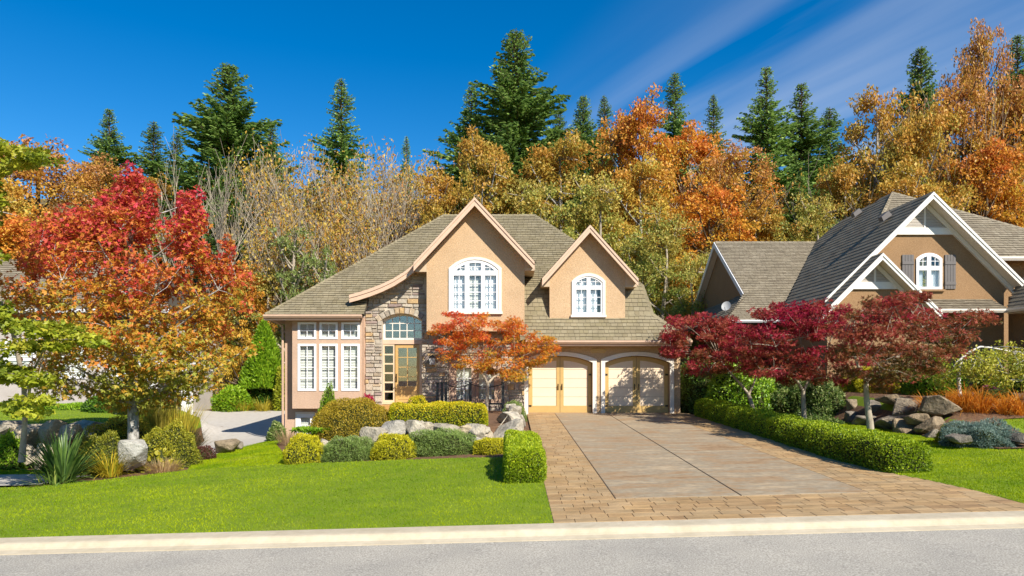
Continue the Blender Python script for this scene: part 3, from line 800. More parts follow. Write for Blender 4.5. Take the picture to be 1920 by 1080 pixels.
B().box(dx0 + 0.045, dx0 + 0.085, YD + 0.01, YD + 0.029, fz + 0.80, fz + 1.12).tube([(dx0 + 0.065, YD + 0.01, fz + 0.85), (dx0 + 0.065, YD - 0.05, fz + 0.9), (dx0 + 0.065, YD - 0.05, fz + 1.02), (dx0 + 0.065, YD + 0.01, fz + 1.05)], 0.014).build('handle', 'dark_bronze', fd)
B().box(dx1 - 0.028, ax1 + 0.02, YD, YD + 0.1, fz, dt).build('door_jamb', 'sash_pale', house)
B().box(ax0 - 0.02, ax1 + 0.02, YG + 0.02, YD + 0.14, fz - 0.06, fz - 0.002).build('threshold', 'sash_pale', house)
B().box(ax0 - 0.15, ax1 + 0.35, YG - 0.9, YG + 0.018, 0.5, fz - 0.075).build('porch_step', 'step_wood', house)
# pair of windows behind the small maple
xm = (wx0 + wx1) / 2
lo_l = [arch(wx0 + 0.20, xm - 0.14, wz0 + 0.10, wz1 - 0.12), arch(xm + 0.14, wx1 - 0.20, wz0 + 0.10, wz1 - 0.12)]
window(house, arch(wx0 - 0.07, wx1 + 0.07, wz0 - 0.05, wz1 + 0.07), lo_l, YG - 0.055, [(2, 3)] * 2, glass='glass', frame_mat='stucco_smooth', depth=0.15, backs=['blind'] * 2, munt_mat='white_paint')
# --- left wing: wall with projecting bay
xL0 = -8.80
bx0, bx1, bz0 = XA(548, 26.4), XA(678.5, 26.4), ZA(766, 26.4)
bwl = arch(XA(560, YG), XA(586, YG), ZA(818, YG), ZA(779, YG))
holed('wall', [(xL0, -0.9), (xS0, -0.9), (xS0, 4.42), (xL0, 4.42)], [bwl], XZ(YG), (0, 0.28, 0), 'stucco_smooth', house)
B().box(xL0, xL0 + 0.28, YG + 0.282, 37.5, -0.9, 4.42).build('wall', 'stucco_smooth', house)
window(house, arch(XA(557, YG), XA(589, YG), ZA(820.5, YG), ZA(776, YG)), [arch(XA(564, YG), XA(582, YG), ZA(813, YG), ZA(783, YG))], YG - 0.04, [(1, 2)], backs=['blind'])
casing(house, arch(XA(554.5, YG), XA(591.5, YG), ZA(822.5, YG), ZA(772.5, YG)), arch(XA(557, YG), XA(589, YG), ZA(820.5, YG), ZA(776, YG)), YG - 0.05, 0.048, 'cream_trim')
YBY = 26.4
hol = []; ws = []
for pa, pb in ((558.3, 593.3), (599, 633.5), (640, 674.7)):
    xa, xb = XA(pa, YBY), XA(pb, YBY)
    for za, zb, gr in ((ZA(636, YBY), ZA(604, YBY), (2, 2)), (ZA(733, YBY), ZA(644.5, YBY), (2, 4))):
        hol.append(arch(xa, xb, za, zb)); ws.append((xa, xb, za, zb, gr))
bay = holed('bay', [(bx0, bz0), (bx1, bz0), (bx1, 4.36), (bx0, 4.36)], hol, XZ(YBY), (0, 0.14, 0), 'stucco_smooth', house)
B().box(bx0, bx0 + 0.12, YBY + 0.142, YG - 0.002, bz0, 4.36).build('bay_side', 'stucco_smooth', bay)
B().box(bx1 - 0.12, bx1, YBY + 0.142, YG - 0.002, bz0, 4.36).build('bay_side', 'stucco_smooth', bay)
B().box(bx0 + 0.122, bx1 - 0.122, YBY + 0.142, YG - 0.002, bz0, bz0 + 0.1).build('bay_floor', 'stucco_smooth', bay)
for xa, xb, za, zb, gr in ws:
    f = 0.085
    window(house, arch(xa + 0.003, xb - 0.003, za + 0.003, zb - 0.003), [arch(xa + f, xb - f, za + f, zb - f)], YBY - 0.025, [gr], backs=['blind'], munt=0.02, blind_gap=0.06)
# raised bands on the bay
for za, zb in ((ZA(604, YBY) + 0.05, 4.33),):
    B().box(bx0 + 0.08, bx1 - 0.03, YBY - 0.03, YBY - 0.002, za, zb).build('band', 'stucco_smooth', bay)
# --- upper gable box
YU = 26.30
gx0, gx1, gz0 = XA(800, YU), XA(983.5, YU), ZA(621, YU)
apx, apz, sl_g = -1.39, 8.70, 1.085
gw = lambda x: apz - 0.16 - abs(x - apx) * sl_g
uo = arch(XA(842, YU) + .05, XA(940, YU) - .05, ZA(585, YU), ZA(484, YU), 0.38)
gable = holed('gable_wall', [(gx0, gz0), (gx1, gz0), (gx1, gw(gx1)), (apx, gw(apx)), (gx0, gw(gx0))], [uo], XZ(YU), (0, 0.2, 0), 'stucco', house)
for xx in (gx0, gx1 - 0.2): B().box(xx, xx + 0.2, YU + 0.202, 30, gz0, gw(xx if xx > apx else xx) - (0.25 if xx > 0 else 0)).build('side_wall', 'stucco', gable)
B().box(gx0 + 0.202, gx1 - 0.202, YU + 0.202, YG + 0.3, gz0, gz0 + 0.1).build('soffit', 'stucco', gable)
casing(house, arch(XA(841.5, YU), XA(940.5, YU), ZA(585, YU), ZA(482, YU), 0.42), arch(XA(847.5, YU), XA(934.5, YU), ZA(586.5, YU), ZA(487, YU), 0.38), YU - 0.05, 0.08, 'cream_trim', M=lambda a, b2: (a, YU - 0.05, b2))
B().box(XA(838, YU), XA(942.5, YU), YU - 0.10, YU - 0.002, ZA(589, YU), ZA(584.5, YU)).build('sill', 'cream_trim', house)
inner = arch(XA(850, YU), XA(932, YU), ZA(583, YU), ZA(490, YU), 0.36)
cols3 = [(850.5, 871.5), (880, 902), (909.5, 930.5)]
lts, gr3, bk3 = [], [], []
for i, (pa, pb) in enumerate(cols3):
    lts.append(arch(XA(pa, YU), XA(pb, YU), ZA(579, YU), ZA(516.5, YU))); gr3.append((2, 4)); bk3.append('curtain' if i != 1 else 'blind')
    lts.append(clip(arch(XA(pa, YU), XA(pb, YU), ZA(507.5, YU), ZA(489, YU)), inset_loop(inner, 0.05))); gr3.append((2, 2)); bk3.append('curtain')
window(house, arch(XA(847.6, YU), XA(934.4, YU), ZA(584.4, YU), ZA(487.1, YU), 0.378), lts, YU - 0.02, gr3, glass='glass', backs=bk3, munt=0.02)
# --- dormer
YDm = 26.90
mx0, mx1, mz0 = XA(1030.5, YDm), XA(1172, YDm), ZA(602, YDm)
dpx, dpz, sl_d = 2.98, 7.82, 1.12
dw = lambda x: dpz - 0.16 - abs(x - dpx) * sl_d
do = arch(XA(1075, YDm), XA(1132, YDm), ZA(588, YDm), ZA(516, YDm), 0.26)
dormer = holed('dormer_wall', [(mx0, mz0), (mx1, mz0), (mx1, dw(mx1)), (dpx, dw(dpx)), (mx0, dw(mx0))], [do], XZ(YDm), (0, 0.15, 0), 'stucco', house)
for xx in (mx0, mx1 - 0.15): B().box(xx, xx + 0.15, YDm + 0.152, 28.9, mz0, dw(mx0) - 0.06).build('side_wall', 'stucco', dormer)
casing(house, arch(XA(1072, YDm), XA(1135, YDm), ZA(590, YDm), ZA(512.5, YDm), 0.30), arch(XA(1077, YDm), XA(1130, YDm), ZA(591, YDm), ZA(518, YDm), 0.25), YDm - 0.05, 0.08, 'cream_trim', M=lambda a, b2: (a, YDm - 0.05, b2))
B().box(XA(1070, YDm), XA(1136.5, YDm), YDm - 0.09, YDm - 0.002, ZA(595, YDm), ZA(590.5, YDm)).build('sill', 'cream_trim', house)
inner = arch(XA(1078, YDm), XA(1129, YDm), ZA(589, YDm), ZA(519, YDm), 0.24)
lts = []
for pa, pb in ((1080.5, 1100), (1107, 1126.5)):
    lts.append(arch(XA(pa, YDm), XA(pb, YDm), ZA(586, YDm), ZA(543, YDm)))
    lts.append(clip(arch(XA(pa, YDm), XA(pb, YDm), ZA(535.5, YDm), ZA(519, YDm)), inset_loop(inner, 0.035)))
window(house, arch(XA(1077.1, YDm), XA(1129.9, YDm), ZA(590, YDm), ZA(518.1, YDm), 0.249), lts, YDm - 0.02, [(2, 3), (2, 2)] * 2, backs=['curtain', 'curtain', 'half', 'curtain'], munt=0.02)

# --- roofs
roof_b = B()
E0 = (-9.26, 26.0, 4.42); RL = (-3.15, 32.0, 9.5); RR = (1.06, 32.0, 9.5)
fz_ = lambda Y: 4.42 + (Y - 26) * (9.5 - 4.42) / 6
Cc = (5.20, 27.5, fz_(27.5)); Bc = (5.52, 27.06, 4.50); Ac = (6.78, 26.22, 3.46)
front_l = [E0, (-5.55, 26.0, 4.42), (-5.55, 26.9, fz_(26.9)), (-3.2, 28.2, fz_(28.2)), (-1.4, 31.0, fz_(31.0)), (0.6, 28.6, fz_(28.6)), (0.6, 27.5, fz_(27.5)), Cc, RR, RL]
front_poly = [E0, (-5.55, 26.0, 4.42), (-5.55, 27.3, fz_(27.3)), (0.3, 27.3, fz_(27.3)), (0.3, 27.5, fz_(27.5)), Cc, RR, RL]
steep = [(0.30, 27.06, 4.50), Bc, Cc, (0.30, 27.5, Cc[2])]
flare = [(0.30, 26.22, 3.46), Ac, Bc, (0.30, 27.06, 4.50)]
side_up = [Cc, (5.20, 36.5, Cc[2]), RR]
left_f = [E0, RL, (-9.26, 38.0, 4.42)]
back_f = [(-9.26, 38, 4.42), (5.2, 38, 4.42), RR, RL]
for pl in (front_poly, left_f, back_f, [Cc, RR, (5.2, 38, 4.42)]): slab(roof_b, pl, 0.12)
for pl in (steep, flare): slab(roof_b, pl, 0.08)
slab(roof_b, [Bc, (5.52, 36.5, 4.5), (5.2, 36.5, Cc[2]), Cc], 0.08); slab(roof_b, [Ac, (6.78, 36.5, 3.46), (5.52, 36.5, 4.5), Bc], 0.08)
roof = roof_b.build('roof', 'roof_base', house)
def gable_roof(apx, apz, lx0, lx1, slope, y0, yr, yl):
    """two slopes from the ridge (apx, apz), front edge y0; ridge runs back to yr, eaves back to yl"""
    out = []
    for xe in (lx0, lx1):
        ze = apz - abs(xe - apx) * slope
        out.append([(apx, y0, apz), (xe, y0, ze), (xe, yl, ze), (apx, yr, apz)])
    return out
inv = lambda z: 26 + (z - 4.42) * 6 / (9.5 - 4.42)
g_l, g_r = gable_roof(apx, 8.75, -3.66, 0.84, 1.075, 25.80, inv(8.75) + .1, inv(6.35) + .1)
d_l, d_r = gable_roof(dpx, 7.86, 1.15, 4.82, 1.115, 26.45, inv(7.86) + .1, inv(5.82) + .15)
roof2 = B()
for pl in (g_l, g_r, d_l, d_r): slab(roof2, pl, 0.10)
groof = roof2.build('gable_roof', 'roof_base', house)
sb = B()
swn = [(x, z) for x, z in zip(swx, swz)]
for i in range(len(swn) - 1):
    (xa, za), (xb, zb) = swn[i], swn[i + 1]
    sb.prism([(xa, YSW, za), (xb, YSW, zb), (xb, max(inv(zb) + .05, YSW + .3), zb), (xa, max(inv(za) + .05, YSW + .3), za)], (0, 0, -0.07))
swoop = sb.build('swoop_roof', 'roof_base', house)
fb = B()
for i in range(len(swn) - 1):
    (xa, za), (xb, zb) = swn[i], swn[i + 1]
    fb.prism([(xa, YSW - 0.05, za + 0.02), (xb, YSW - 0.05, zb + 0.02), (xb, YSW - 0.05, zb - 0.10), (xa, YSW - 0.05, za - 0.10)], (0, 0.045, 0))
    fb.prism([(xa, YSW - 0.02, za - 0.02), (xb, YSW - 0.02, zb - 0.02), (xb, YSW - 0.02, zb - 0.27), (xa, YSW - 0.02, za - 0.27)], (0, 0.05, 0))
fb.build('swoop_fascia', 'fascia', swoop)
sf = B()
for i in range(len(swn) - 1):
    (xa, za), (xb, zb) = swn[i], swn[i + 1]
    sf.prism([(xa, YSW + 0.03, za - 0.2), (xb, YSW + 0.03, zb - 0.2), (xb, YG + 0.1, zb - 0.2), (xa, YG + 0.1, za - 0.2)], (0, 0, 0.03))
sf.build('soffit', 'soffit', swoop)
rake_boards(groof, (apx, 8.74), (-3.66, 8.74 - 2.27 * 1.075), 25.78, 0.3, 'fascia')
rake_boards(groof, (apx + 0.001, 8.74), (0.84, 8.74 - 2.23 * 1.075), 25.781, 0.3, 'fascia')
rake_boards(groof, (dpx, 7.85), (1.15, 7.85 - 1.83 * 1.115), 26.43, 0.3, 'fascia', drop=0.27)
rake_boards(groof, (dpx + 0.001, 7.85), (4.82, 7.85 - 1.84 * 1.115), 26.431, 0.3, 'fascia', drop=0.27)
sfb = B()
for (px_, pz_, xe, s_, y0, y1, dr) in ((apx, 8.75, -3.6, 1.075, 25.84, 26.29, 0.2), (apx, 8.75, 0.80, 1.075, 25.84, 26.29, 0.2), (dpx, 7.86, 1.19, 1.115, 26.49, 26.89, 0.2), (dpx, 7.86, 4.78, 1.115, 26.49, 26.89, 0.2)):
    ze = pz_ - abs(xe - px_) * s_
    sfb.prism([(px_, y0, pz_ - dr), (xe, y0, ze - dr), (xe, y1, ze - dr), (px_, y1, pz_ - dr)], (0, 0, 0.03))
for (xe, s_, pz_, px_, xw, y0, y1) in ((0.84, 1.075, 8.75, apx, gx1, 26.291, 28.6), (1.15, 1.115, 7.86, dpx, mx0, 26.891, 28.2), (4.82, 1.115, 7.86, dpx, mx1, 26.891, 28.2), (-3.66, 1.075, 8.75, apx, gx0, 26.291, 27.2)):
    ze = pz_ - abs(xe - px_) * s_
    a, b2 = sorted((xe, xw))
    sfb.box(a, b2, y0, y1, ze - 0.26, ze - 0.23)
    zw = pz_ - abs(xw - px_) * s_ - 0.15
    sfb.prism([(xe, y0 - 0.012, ze - 0.26), (xw, y0 - 0.012, ze - 0.26), (xw, y0 - 0.012, zw), (xe, y0 - 0.012, ze - 0.14)], (0, 0.01, 0))
    sfb.box(xe - 0.02, xe + 0.02, y0, y1, ze - 0.25, ze - 0.02)
sfb.build('soffit', 'soffit', groof)
sh_front = shingles(front_poly, 0.155, 0.024, 1)
lay_shingles(roof, [sorted(shingles(flare, 0.18, 0.024, 2) + shingles(steep, 0.18, 0.022, 3), key=lambda c: c[0].y), sh_front, shingles(side_up, 0.16, 0.024, 4), shingles(left_f, 0.16, 0.024, 5)], 'shingle')
lay_shingles(groof, [shingles(p, 0.19, 0.024, 20 + i) for i, p in enumerate((g_r, d_l, d_r, g_l))], 'shingle', own=0)
caps(roof, [(E0, RL), (RL, RR), (RR, Cc), (Cc, Bc), (Bc, Ac)], 'shingle')
# eaves
gutter(house, (0.52, 26.22, 3.44), (6.80, 26.22, 3.44), 'fascia', (0, -1, 0))
B().box(0.52, 6.78, 26.225, 26.26, 3.24, 3.42).build('eave_fascia', 'fascia', house)
B().box(0.52, 6.78, 26.262, YG - 0.002, 3.25, 3.28).build('soffit', 'soffit', house)
gutter(house, (-9.30, 26.0, 4.40), (-5.62, 26.0, 4.40), 'fascia', (0, -1, 0))
B().box(-9.26, -5.70, 26.005, 26.04, 4.20, 4.39).build('eave_fascia', 'fascia', house)
B().box(-9.26, -5.70, 26.042, YG - 0.002, 4.365, 4.395).build('soffit', 'white_paint', house)
B().box(-9.26, xL0 - 0.002, 26.042, 37.5, 4.36, 4.39).build('soffit', 'white_paint', house)
B().box(-9.30, -9.262, 26.0, 38, 4.20, 4.40).build('eave_fascia', 'fascia', house)
B().tube([(-9.15, 26.1, 4.28), (-8.95, 26.5, 4.12), (-8.86, 26.78, 4.02), (-8.86, 26.80, -0.3)], 0.045, 8).build('downspout', 'stucco_smooth', house)
B().box(xL0 + 0.3, 6.2, 37.0, 37.3, -0.9, 4.4).build('wall', 'stucco', house)
B().box(-5.6, 0.4, 29.5, 29.6, 0.4, 6.6).build('room_wall', 'interior', house)
B().box(-8.4, -5.7, 29.5, 29.6, -0.8, 4.3).build('room_wall', 'interior', house)
B().box(0.5, 4.9, 28.6, 28.7, 3.6, 6.0).build('room_wall', 'interior', house)

# ------------------------------------------------------------------ the brown house on the right
nb = empty('house', (15, 27.2, 1.0), 'brown stucco house with white gable trim and grey shutters behind the red maples', 'house')
YN = 27.2
ax_, az_ = 16.16, 9.16
sl_n = 0.985
nw = lambda x: az_ - 0.18 - abs(x - ax_) * sl_n
wo = arch(XA(1718.5, YN), XA(1765.5, YN), ZA(542, YN), ZA(476, YN), 0.22)
nwall = holed('gable_wall', [(12.5, 0.8), (19.3, 0.8), (19.3, nw(19.3)), (ax_, nw(ax_)), (12.5, nw(12.5))], [wo], XZ(YN), (0, 0.2, 0), 'stucco_brown', nb)
B().box(12.5, 12.7, YN + 0.202, 36, 0.8, 5.2).build('wall', 'stucco_brown', nb)
inner = arch(XA(1721, YN), XA(1763, YN), ZA(540, YN), ZA(479, YN), 0.2)
lts = []
for pa, pb in ((1721.5, 1737), (1744.5, 1760.5)):
    lts += [arch(XA(pa, YN), XA(pb, YN), ZA(538, YN), ZA(507, YN)), clip(arch(XA(pa, YN), XA(pb, YN), ZA(499, YN), ZA(478, YN)), inset_loop(inner, 0.03))]
window(nb, arch(XA(1717, YN), XA(1765.5, YN), ZA(542.5, YN), ZA(474.5, YN), 0.225), lts, YN - 0.05, [(1, 1), (2, 2)] * 2, backs=['half', None, 'curtain', None], munt=0.02)
B().box(XA(1713, YN), XA(1770, YN), YN - 0.10, YN - 0.002, ZA(546.5, YN), ZA(543, YN)).build('sill', 'stucco_brown', nb)
for pa, pb in ((1690.5, 1712.5), (1770.5, 1791)):
    xa, xb = XA(pa, YN), XA(pb, YN); z0, z1 = ZA(542, YN), ZA(478, YN)
    sh = empty('shutter'); sh.parent = nb; sh.location = (xa - 15, -0.1, z0 - 1.0)
    for za in (z0 + 0.16, z1 - 0.38): B().box(xa, xb, YN - 0.065, YN - 0.045, za, za + 0.12).build('batten', 'grey_shutter', sh)
    for i in range(4):
        B().box(xa + (xb - xa) * i / 4 + 0.006, xa + (xb - xa) * (i + 1) / 4 - 0.006, YN - 0.044, YN - 0.004, z0, z1).build('board', 'grey_shutter', sh)
# roofs
YR = 26.6
lf = lambda X: az_ - (ax_ - X) * 1.0                     # plane of the long left slope
PK = (17.55, 32.0, lf(17.55)); HJ = (16.15, 30.3, lf(16.15)); WJ = (16.2, 37.0, lf(16.2)); VJ = (12.0, 30.75, lf(12.0))
left_slope = [(12.0, YR, lf(12.0)), (ax_, YR, az_), HJ, PK, (17.0, 36.5, lf(17.0)), WJ, VJ]
right_slope = [(ax_, YR, az_), (19.62, YR, az_ - (19.62 - ax_) * sl_n), (19.62, 30.0, az_ - (19.62 - ax_) * sl_n), (ax_, 30.3, az_)]
ff = lambda Y: PK[2] - (32 - Y) * 0.86
front_face = [(16.15, 30.3, ff(30.3)), (17.9, 27.7, ff(27.7)), (24.5, 27.7, ff(27.7)), PK]
wing_f = [(10.8, 37, lf(16.2)), (10.8, 32.3, lf(16.2) - 4.7 * .7), (9.3, 30.2, lf(16.2) - 6.8 * .7), (12.0, 30.2, lf(16.2) - 6.8 * .7), (12.0, 30.75, lf(16.2) - 6.25 * .7), (16.2, 37, lf(16.2))]
wz = lf(16.2)
wing_b = [(10.8, 37, wz), (10.8, 41.6, wz - 4.6 * .72), (17, 41.6, wz - 4.6 * .72), (17, 37, wz)]
nr = B()
for pl in (left_slope, right_slope, front_face, wing_f, wing_b): slab(nr, pl, 0.12)
nroof = nr.build('roof', 'roof_base', nb)
skirt = [(11.1, 32.4, 6.0), (9.3, 30.3, 4.56), (9.3, 42, 4.4), (11.1, 42, 5.75)]
sg_x, sg_z, sg_s = 13.79, 6.68, 1.0
sgl = [(sg_x, 25.8, sg_z), (11.55, 25.8, sg_z - 2.24), (11.55, 27.1, sg_z - 2.24), (sg_x, 29.0, sg_z)]
sgr = [(sg_x, 25.8, sg_z), (16.0, 25.8, sg_z - 2.21), (16.0, YN - 0.01, sg_z - 2.21), (sg_x, YN - 0.01, sg_z)]
pent = [(14.9, 26.15, 4.62), (18.75, 26.15, 4.62), (18.75, YN - 0.005, 5.10), (14.9, YN - 0.005, 5.10)]
wing_r = [(18.7, 22.0, 4.62), (21.5, 22.0, 7.5), (21.5, 27.1, 7.5), (19.7, 27.1, 5.65), (18.7, 26.2, 4.62)]
n2 = B()
for pl in (skirt, sgl, sgr, pent, wing_r): slab(n2, pl, 0.10)
nroof2 = n2.build('lower_roof', 'roof_base', nb)
lay_shingles(nroof, [shingles(wing_f, 0.17, 0.024, 41), shingles(left_slope, 0.27, 0.013, 42, (0.3, 0.6)), shingles(front_face, 0.18, 0.026, 43)], 'shingle_grey')
lay_shingles(nroof2, [shingles(sgl, 0.22, 0.012, 44), shingles(pent, 0.2, 0.03, 45), shingles(wing_r, 0.22, 0.013, 46, (0.3, 0.6)), shingles(skirt, 0.22, 0.013, 47, (0.3, 0.6))], 'shingle_grey', own=0)
caps(nroof, [(HJ, PK), (PK, (24.5, 27.7, ff(27.7))), ((10.85, 37, wz), (16.2, 37, wz))], 'shingle_grey')
def white_gable(par, px_, pz_, xl_, xr_, s_, y, yw, drop=0.25, collar=1.25):
    rake_boards(par, (px_, pz_), (xl_, pz_ - (px_ - xl_) * s_), y, 0.3, 'gable_white', drop=drop)
    rake_boards(par, (px_ + .001, pz_), (xr_, pz_ - (xr_ - px_) * s_), y + .001, 0.3, 'gable_white', drop=drop)
    b = B()
    for xe in (xl_, xr_):
        ze = pz_ - abs(xe - px_) * s_
        b.prism([(px_, y + 0.06, pz_ - 0.18), (xe, y + 0.06, ze - 0.18), (xe, yw, ze - 0.18), (px_, yw, pz_ - 0.18)], (0, 0, 0.03))
    b.build('soffit', 'cream_trim', par)
    d = collar; zc = pz_ - d; g = lambda z: max(0.0, (pz_ - 0.2 - z) / s_)
    B().prism([(px_ - g(zc), yw - 0.09, zc), (px_ + g(zc), yw - 0.09, zc), (px_ + g(zc - 0.27), yw - 0.09, zc - 0.27), (px_ - g(zc - 0.27), yw - 0.09, zc - 0.27)], (0, 0.088, 0)).build('collar_beam', 'gable_white', par)
    for sgn in (-1, 1):
        xe = xl_ if sgn < 0 else xr_
        ze = pz_ - abs(xe - px_) * s_
        B().prism([(px_, yw - 0.10, pz_ - 0.2), (xe, yw - 0.10, ze - 0.2), (xe, yw - 0.10, ze - 0.42), (px_, yw - 0.10, pz_ - 0.42)], (0, 0.098 if sgn < 0 else 0.0975, 0)).build('frieze_board', 'gable_white', par)
    za = zc
    while za < pz_ - 0.5:
        hh = g(za + 0.1) - 0.02
        if hh > 0.04: B().box(px_ - hh, px_ + hh, yw - 0.045, yw - 0.004, za, za + 0.10).build('vent_board', 'stucco_grey', par)
        za += 0.11
    B().box(px_ - 0.035, px_ + 0.035, yw - 0.07, yw - 0.046, zc, pz_ - 0.44).build('king_post', 'gable_white', par)
white_gable(nroof, ax_, az_ - 0.01, 12.0, 19.62, 0.99, YR - 0.02, YN)
holed('gable_wall', [(12.0, 0.8), (15.7, 0.8), (15.7, sg_z - 0.18 - 1.91), (sg_x, sg_z - 0.18), (12.0, sg_z - 0.18 - 1.79)], [], XZ(26.4), (0, 0.2, 0), 'stucco_brown', nb)
white_gable(nroof2, sg_x, sg_z - 0.01, 11.55, 16.0, 1.0, 25.78, 26.4, drop=0.24, collar=1.0)
# gable end of the rear wing, facing the driveway house
X1 = 11.15
B().prism([(X1, 37, wz - 0.2), (X1, 41.3, wz - 0.2 - 4.3 * .72), (X1, 41.3, 0.5), (X1, 32.0, 0.5), (X1, 32.0, wz - 0.2 - 5 * .7)], (0.2, 0, 0)).build('wall', 'stucco_brown', nb)
for ye, s_ in ((41.6, .72), (32.3, .70)):
    ze = wz - abs(ye - 37) * s_
    bb = B().prism([(10.76, 37, wz), (10.76, ye, ze), (10.76, ye, ze - 0.28), (10.76, 37, wz - 0.28)], (0.04, 0, 0)).build('bargeboard', 'white_paint', nroof)
    B().prism([(10.81, 37, wz - 0.18), (10.81, ye, ze - 0.18), (X1, ye, ze - 0.18), (X1, 37, wz - 0.18)], (0, 0, 0.03)).build('soffit', 'cream_trim', nroof)
gutter(nb, (9.3, 30.15, 4.52), (12.0, 30.15, 4.52), 'white_paint', (0, -1, 0))
gutter(nb, (16.02, 26.12, 4.62), (18.7, 26.12, 4.62), 'cream_trim', (0, -1, 0), 0.14)
gutter(nb, (18.68, 26.1, 4.62), (18.68, 22.0, 4.62), 'cream_trim', (-1, 0, 0), 0.14)
gutter(nb, (18.3, 27.68, ff(27.7)), (24.5, 27.68, ff(27.7)), 'cream_trim', (0, -1, 0), 0.16)
B().box(18.72, 19.4, 22.0, 26.2, 4.44, 4.47).build('soffit', 'cream_trim', nb)
B().box(19.4, 19.6, 22.0, 27.1, 0.8, 5.2).build('wall', 'stucco_brown', nb)
B().box(19.602, 24.5, 28.3, 28.5, 0.8, 6.9).build('wall', 'stucco_brown', nb)
B().box(18.3, 24.5, 27.72, 28.298, 6.80, 6.83).build('soffit', 'cream_trim', nb)
for vx, vy in ((16.75, 33.6), (15.45, 28.6)):
    v = B(); c = Vector((vx, vy, lf(vx)))
    v.prism([c + Vector((-0.2, -0.15, 0.0)), c + Vector((0.15, -0.15, 0.25)), c + Vector((0.0, -0.15, 0.42)), c + Vector((-0.28, -0.15, 0.18))], (0, 0.3, 0)).build('roof_vent', 'grey_shutter', nroof)
# satellite dish on the small skirt roof
dc = Vector((9.85, 31.9, 5.30))
dish = empty('satellite_dish', (dc.x, dc.y, 4.95), 'small pale grey satellite dish on the brown house roof', 'satellite dish')
axis = Vector((-0.45, -0.75, 0.45)).normalized(); e1 = axis.cross(Vector((0, 0, 1))).normalized(); e2 = axis.cross(e1)
vs = [dc - axis * 0.06]; fs = []
for i in range(3):
    for j in range(16):
        rr_ = 0.25 * (i + 1) / 3; t = j / 16 * 6.2832
        vs.append(dc + e1 * rr_ * 0.85 * math.cos(t) + e2 * rr_ * math.sin(t) - axis * 0.06 * (1 - (rr_ / 0.25) ** 2))
fs += [(0, 1 + j, 1 + (j + 1) % 16) for j in range(16)]
fs += [(1 + i * 16 + j, 1 + (i + 1) * 16 + j, 1 + (i + 1) * 16 + (j + 1) % 16, 1 + i * 16 + (j + 1) % 16) for i in range(2) for j in range(16)]
B().add(vs, fs).build('reflector', 'dish_grey', dish, smooth=True)
B().tube([dc - axis * 0.06, dc - axis * 0.2 + Vector((0.05, 0, -0.15)), (10.0, 31.95, 4.98)], 0.025).build('mast', 'dish_grey', dish)
B().tube([dc - axis * 0.05 - e2 * -0.3, dc + axis * 0.3 + Vector((0, 0, -0.2))], 0.015).build('feed_arm', 'dish_grey', dish)

# ------------------------------------------------------------------ the grey house behind the red tree
lh = empty('house', (-22, 38, 0.3), 'pale grey house with white porch columns half hidden behind the red tree', 'house')
ly = 37.0
lw = []
for xa in (-27.0, -24.3, -21.6):
    lw.append(arch(xa, xa + 1.5, 2.0, 3.9))
holed('wall', [(-36, -0.2), (-18.6, -0.2), (-18.6, 5.7), (-36, 5.7)], lw, XZ(ly), (0, 0.25, 0), 'stucco_grey', lh)
for lp in lw:
    window(lh, [(lp[0][0] - .08, lp[0][1] - .08), (lp[1][0] + .08, lp[1][1] - .08), (lp[2][0] + .08, lp[2][1] + .08), (lp[3][0] - .08, lp[3][1] + .08)], [inset_loop(lp, 0.06)], ly - 0.06, [(2, 2)], backs=['blind'], blind_gap=0.1)
B().box(-18.85, -18.602, ly + .252, 46, -0.2, 5.7).build('wall', 'stucco_grey', lh)
lroof = B(); pl = [(-37, ly - 0.6, 5.6), (-18.0, ly - 0.6, 5.6), (-22.0, ly + 4.5, 9.0), (-33, ly + 4.5, 9.0)]
slab(lroof, pl, 0.12); slab(lroof, [(-18.0, ly - 0.6, 5.6), (-18.0, ly + 9.6, 5.6), (-22.0, ly + 4.5, 9.0)], 0.12)
lr_ = lroof.build('roof', 'roof_base', lh)
lay_shingles(lr_, [shingles(pl, 0.25, 0.03, 61, (0.3, 0.6))], 'shingle_grey', own=0)
gutter(lh, (-37, ly - 0.62, 5.58), (-18.0, ly - 0.62, 5.58), 'white_paint', (0, -1, 0), 0.2)
for xx in (-16.4, -18.2):
    B().box(xx - 0.2, xx + 0.2, ly - 2.2, ly - 1.8, -0.3, 2.6).box(xx - 0.27, xx + 0.27, ly - 2.27, ly - 1.73, -0.3, 0.1).build('column', 'white_paint', lh)
B().box(-18.7, -16.0, ly - 2.4, ly - 0.002, 2.6, 2.9).build('porch_beam', 'white_paint', lh)

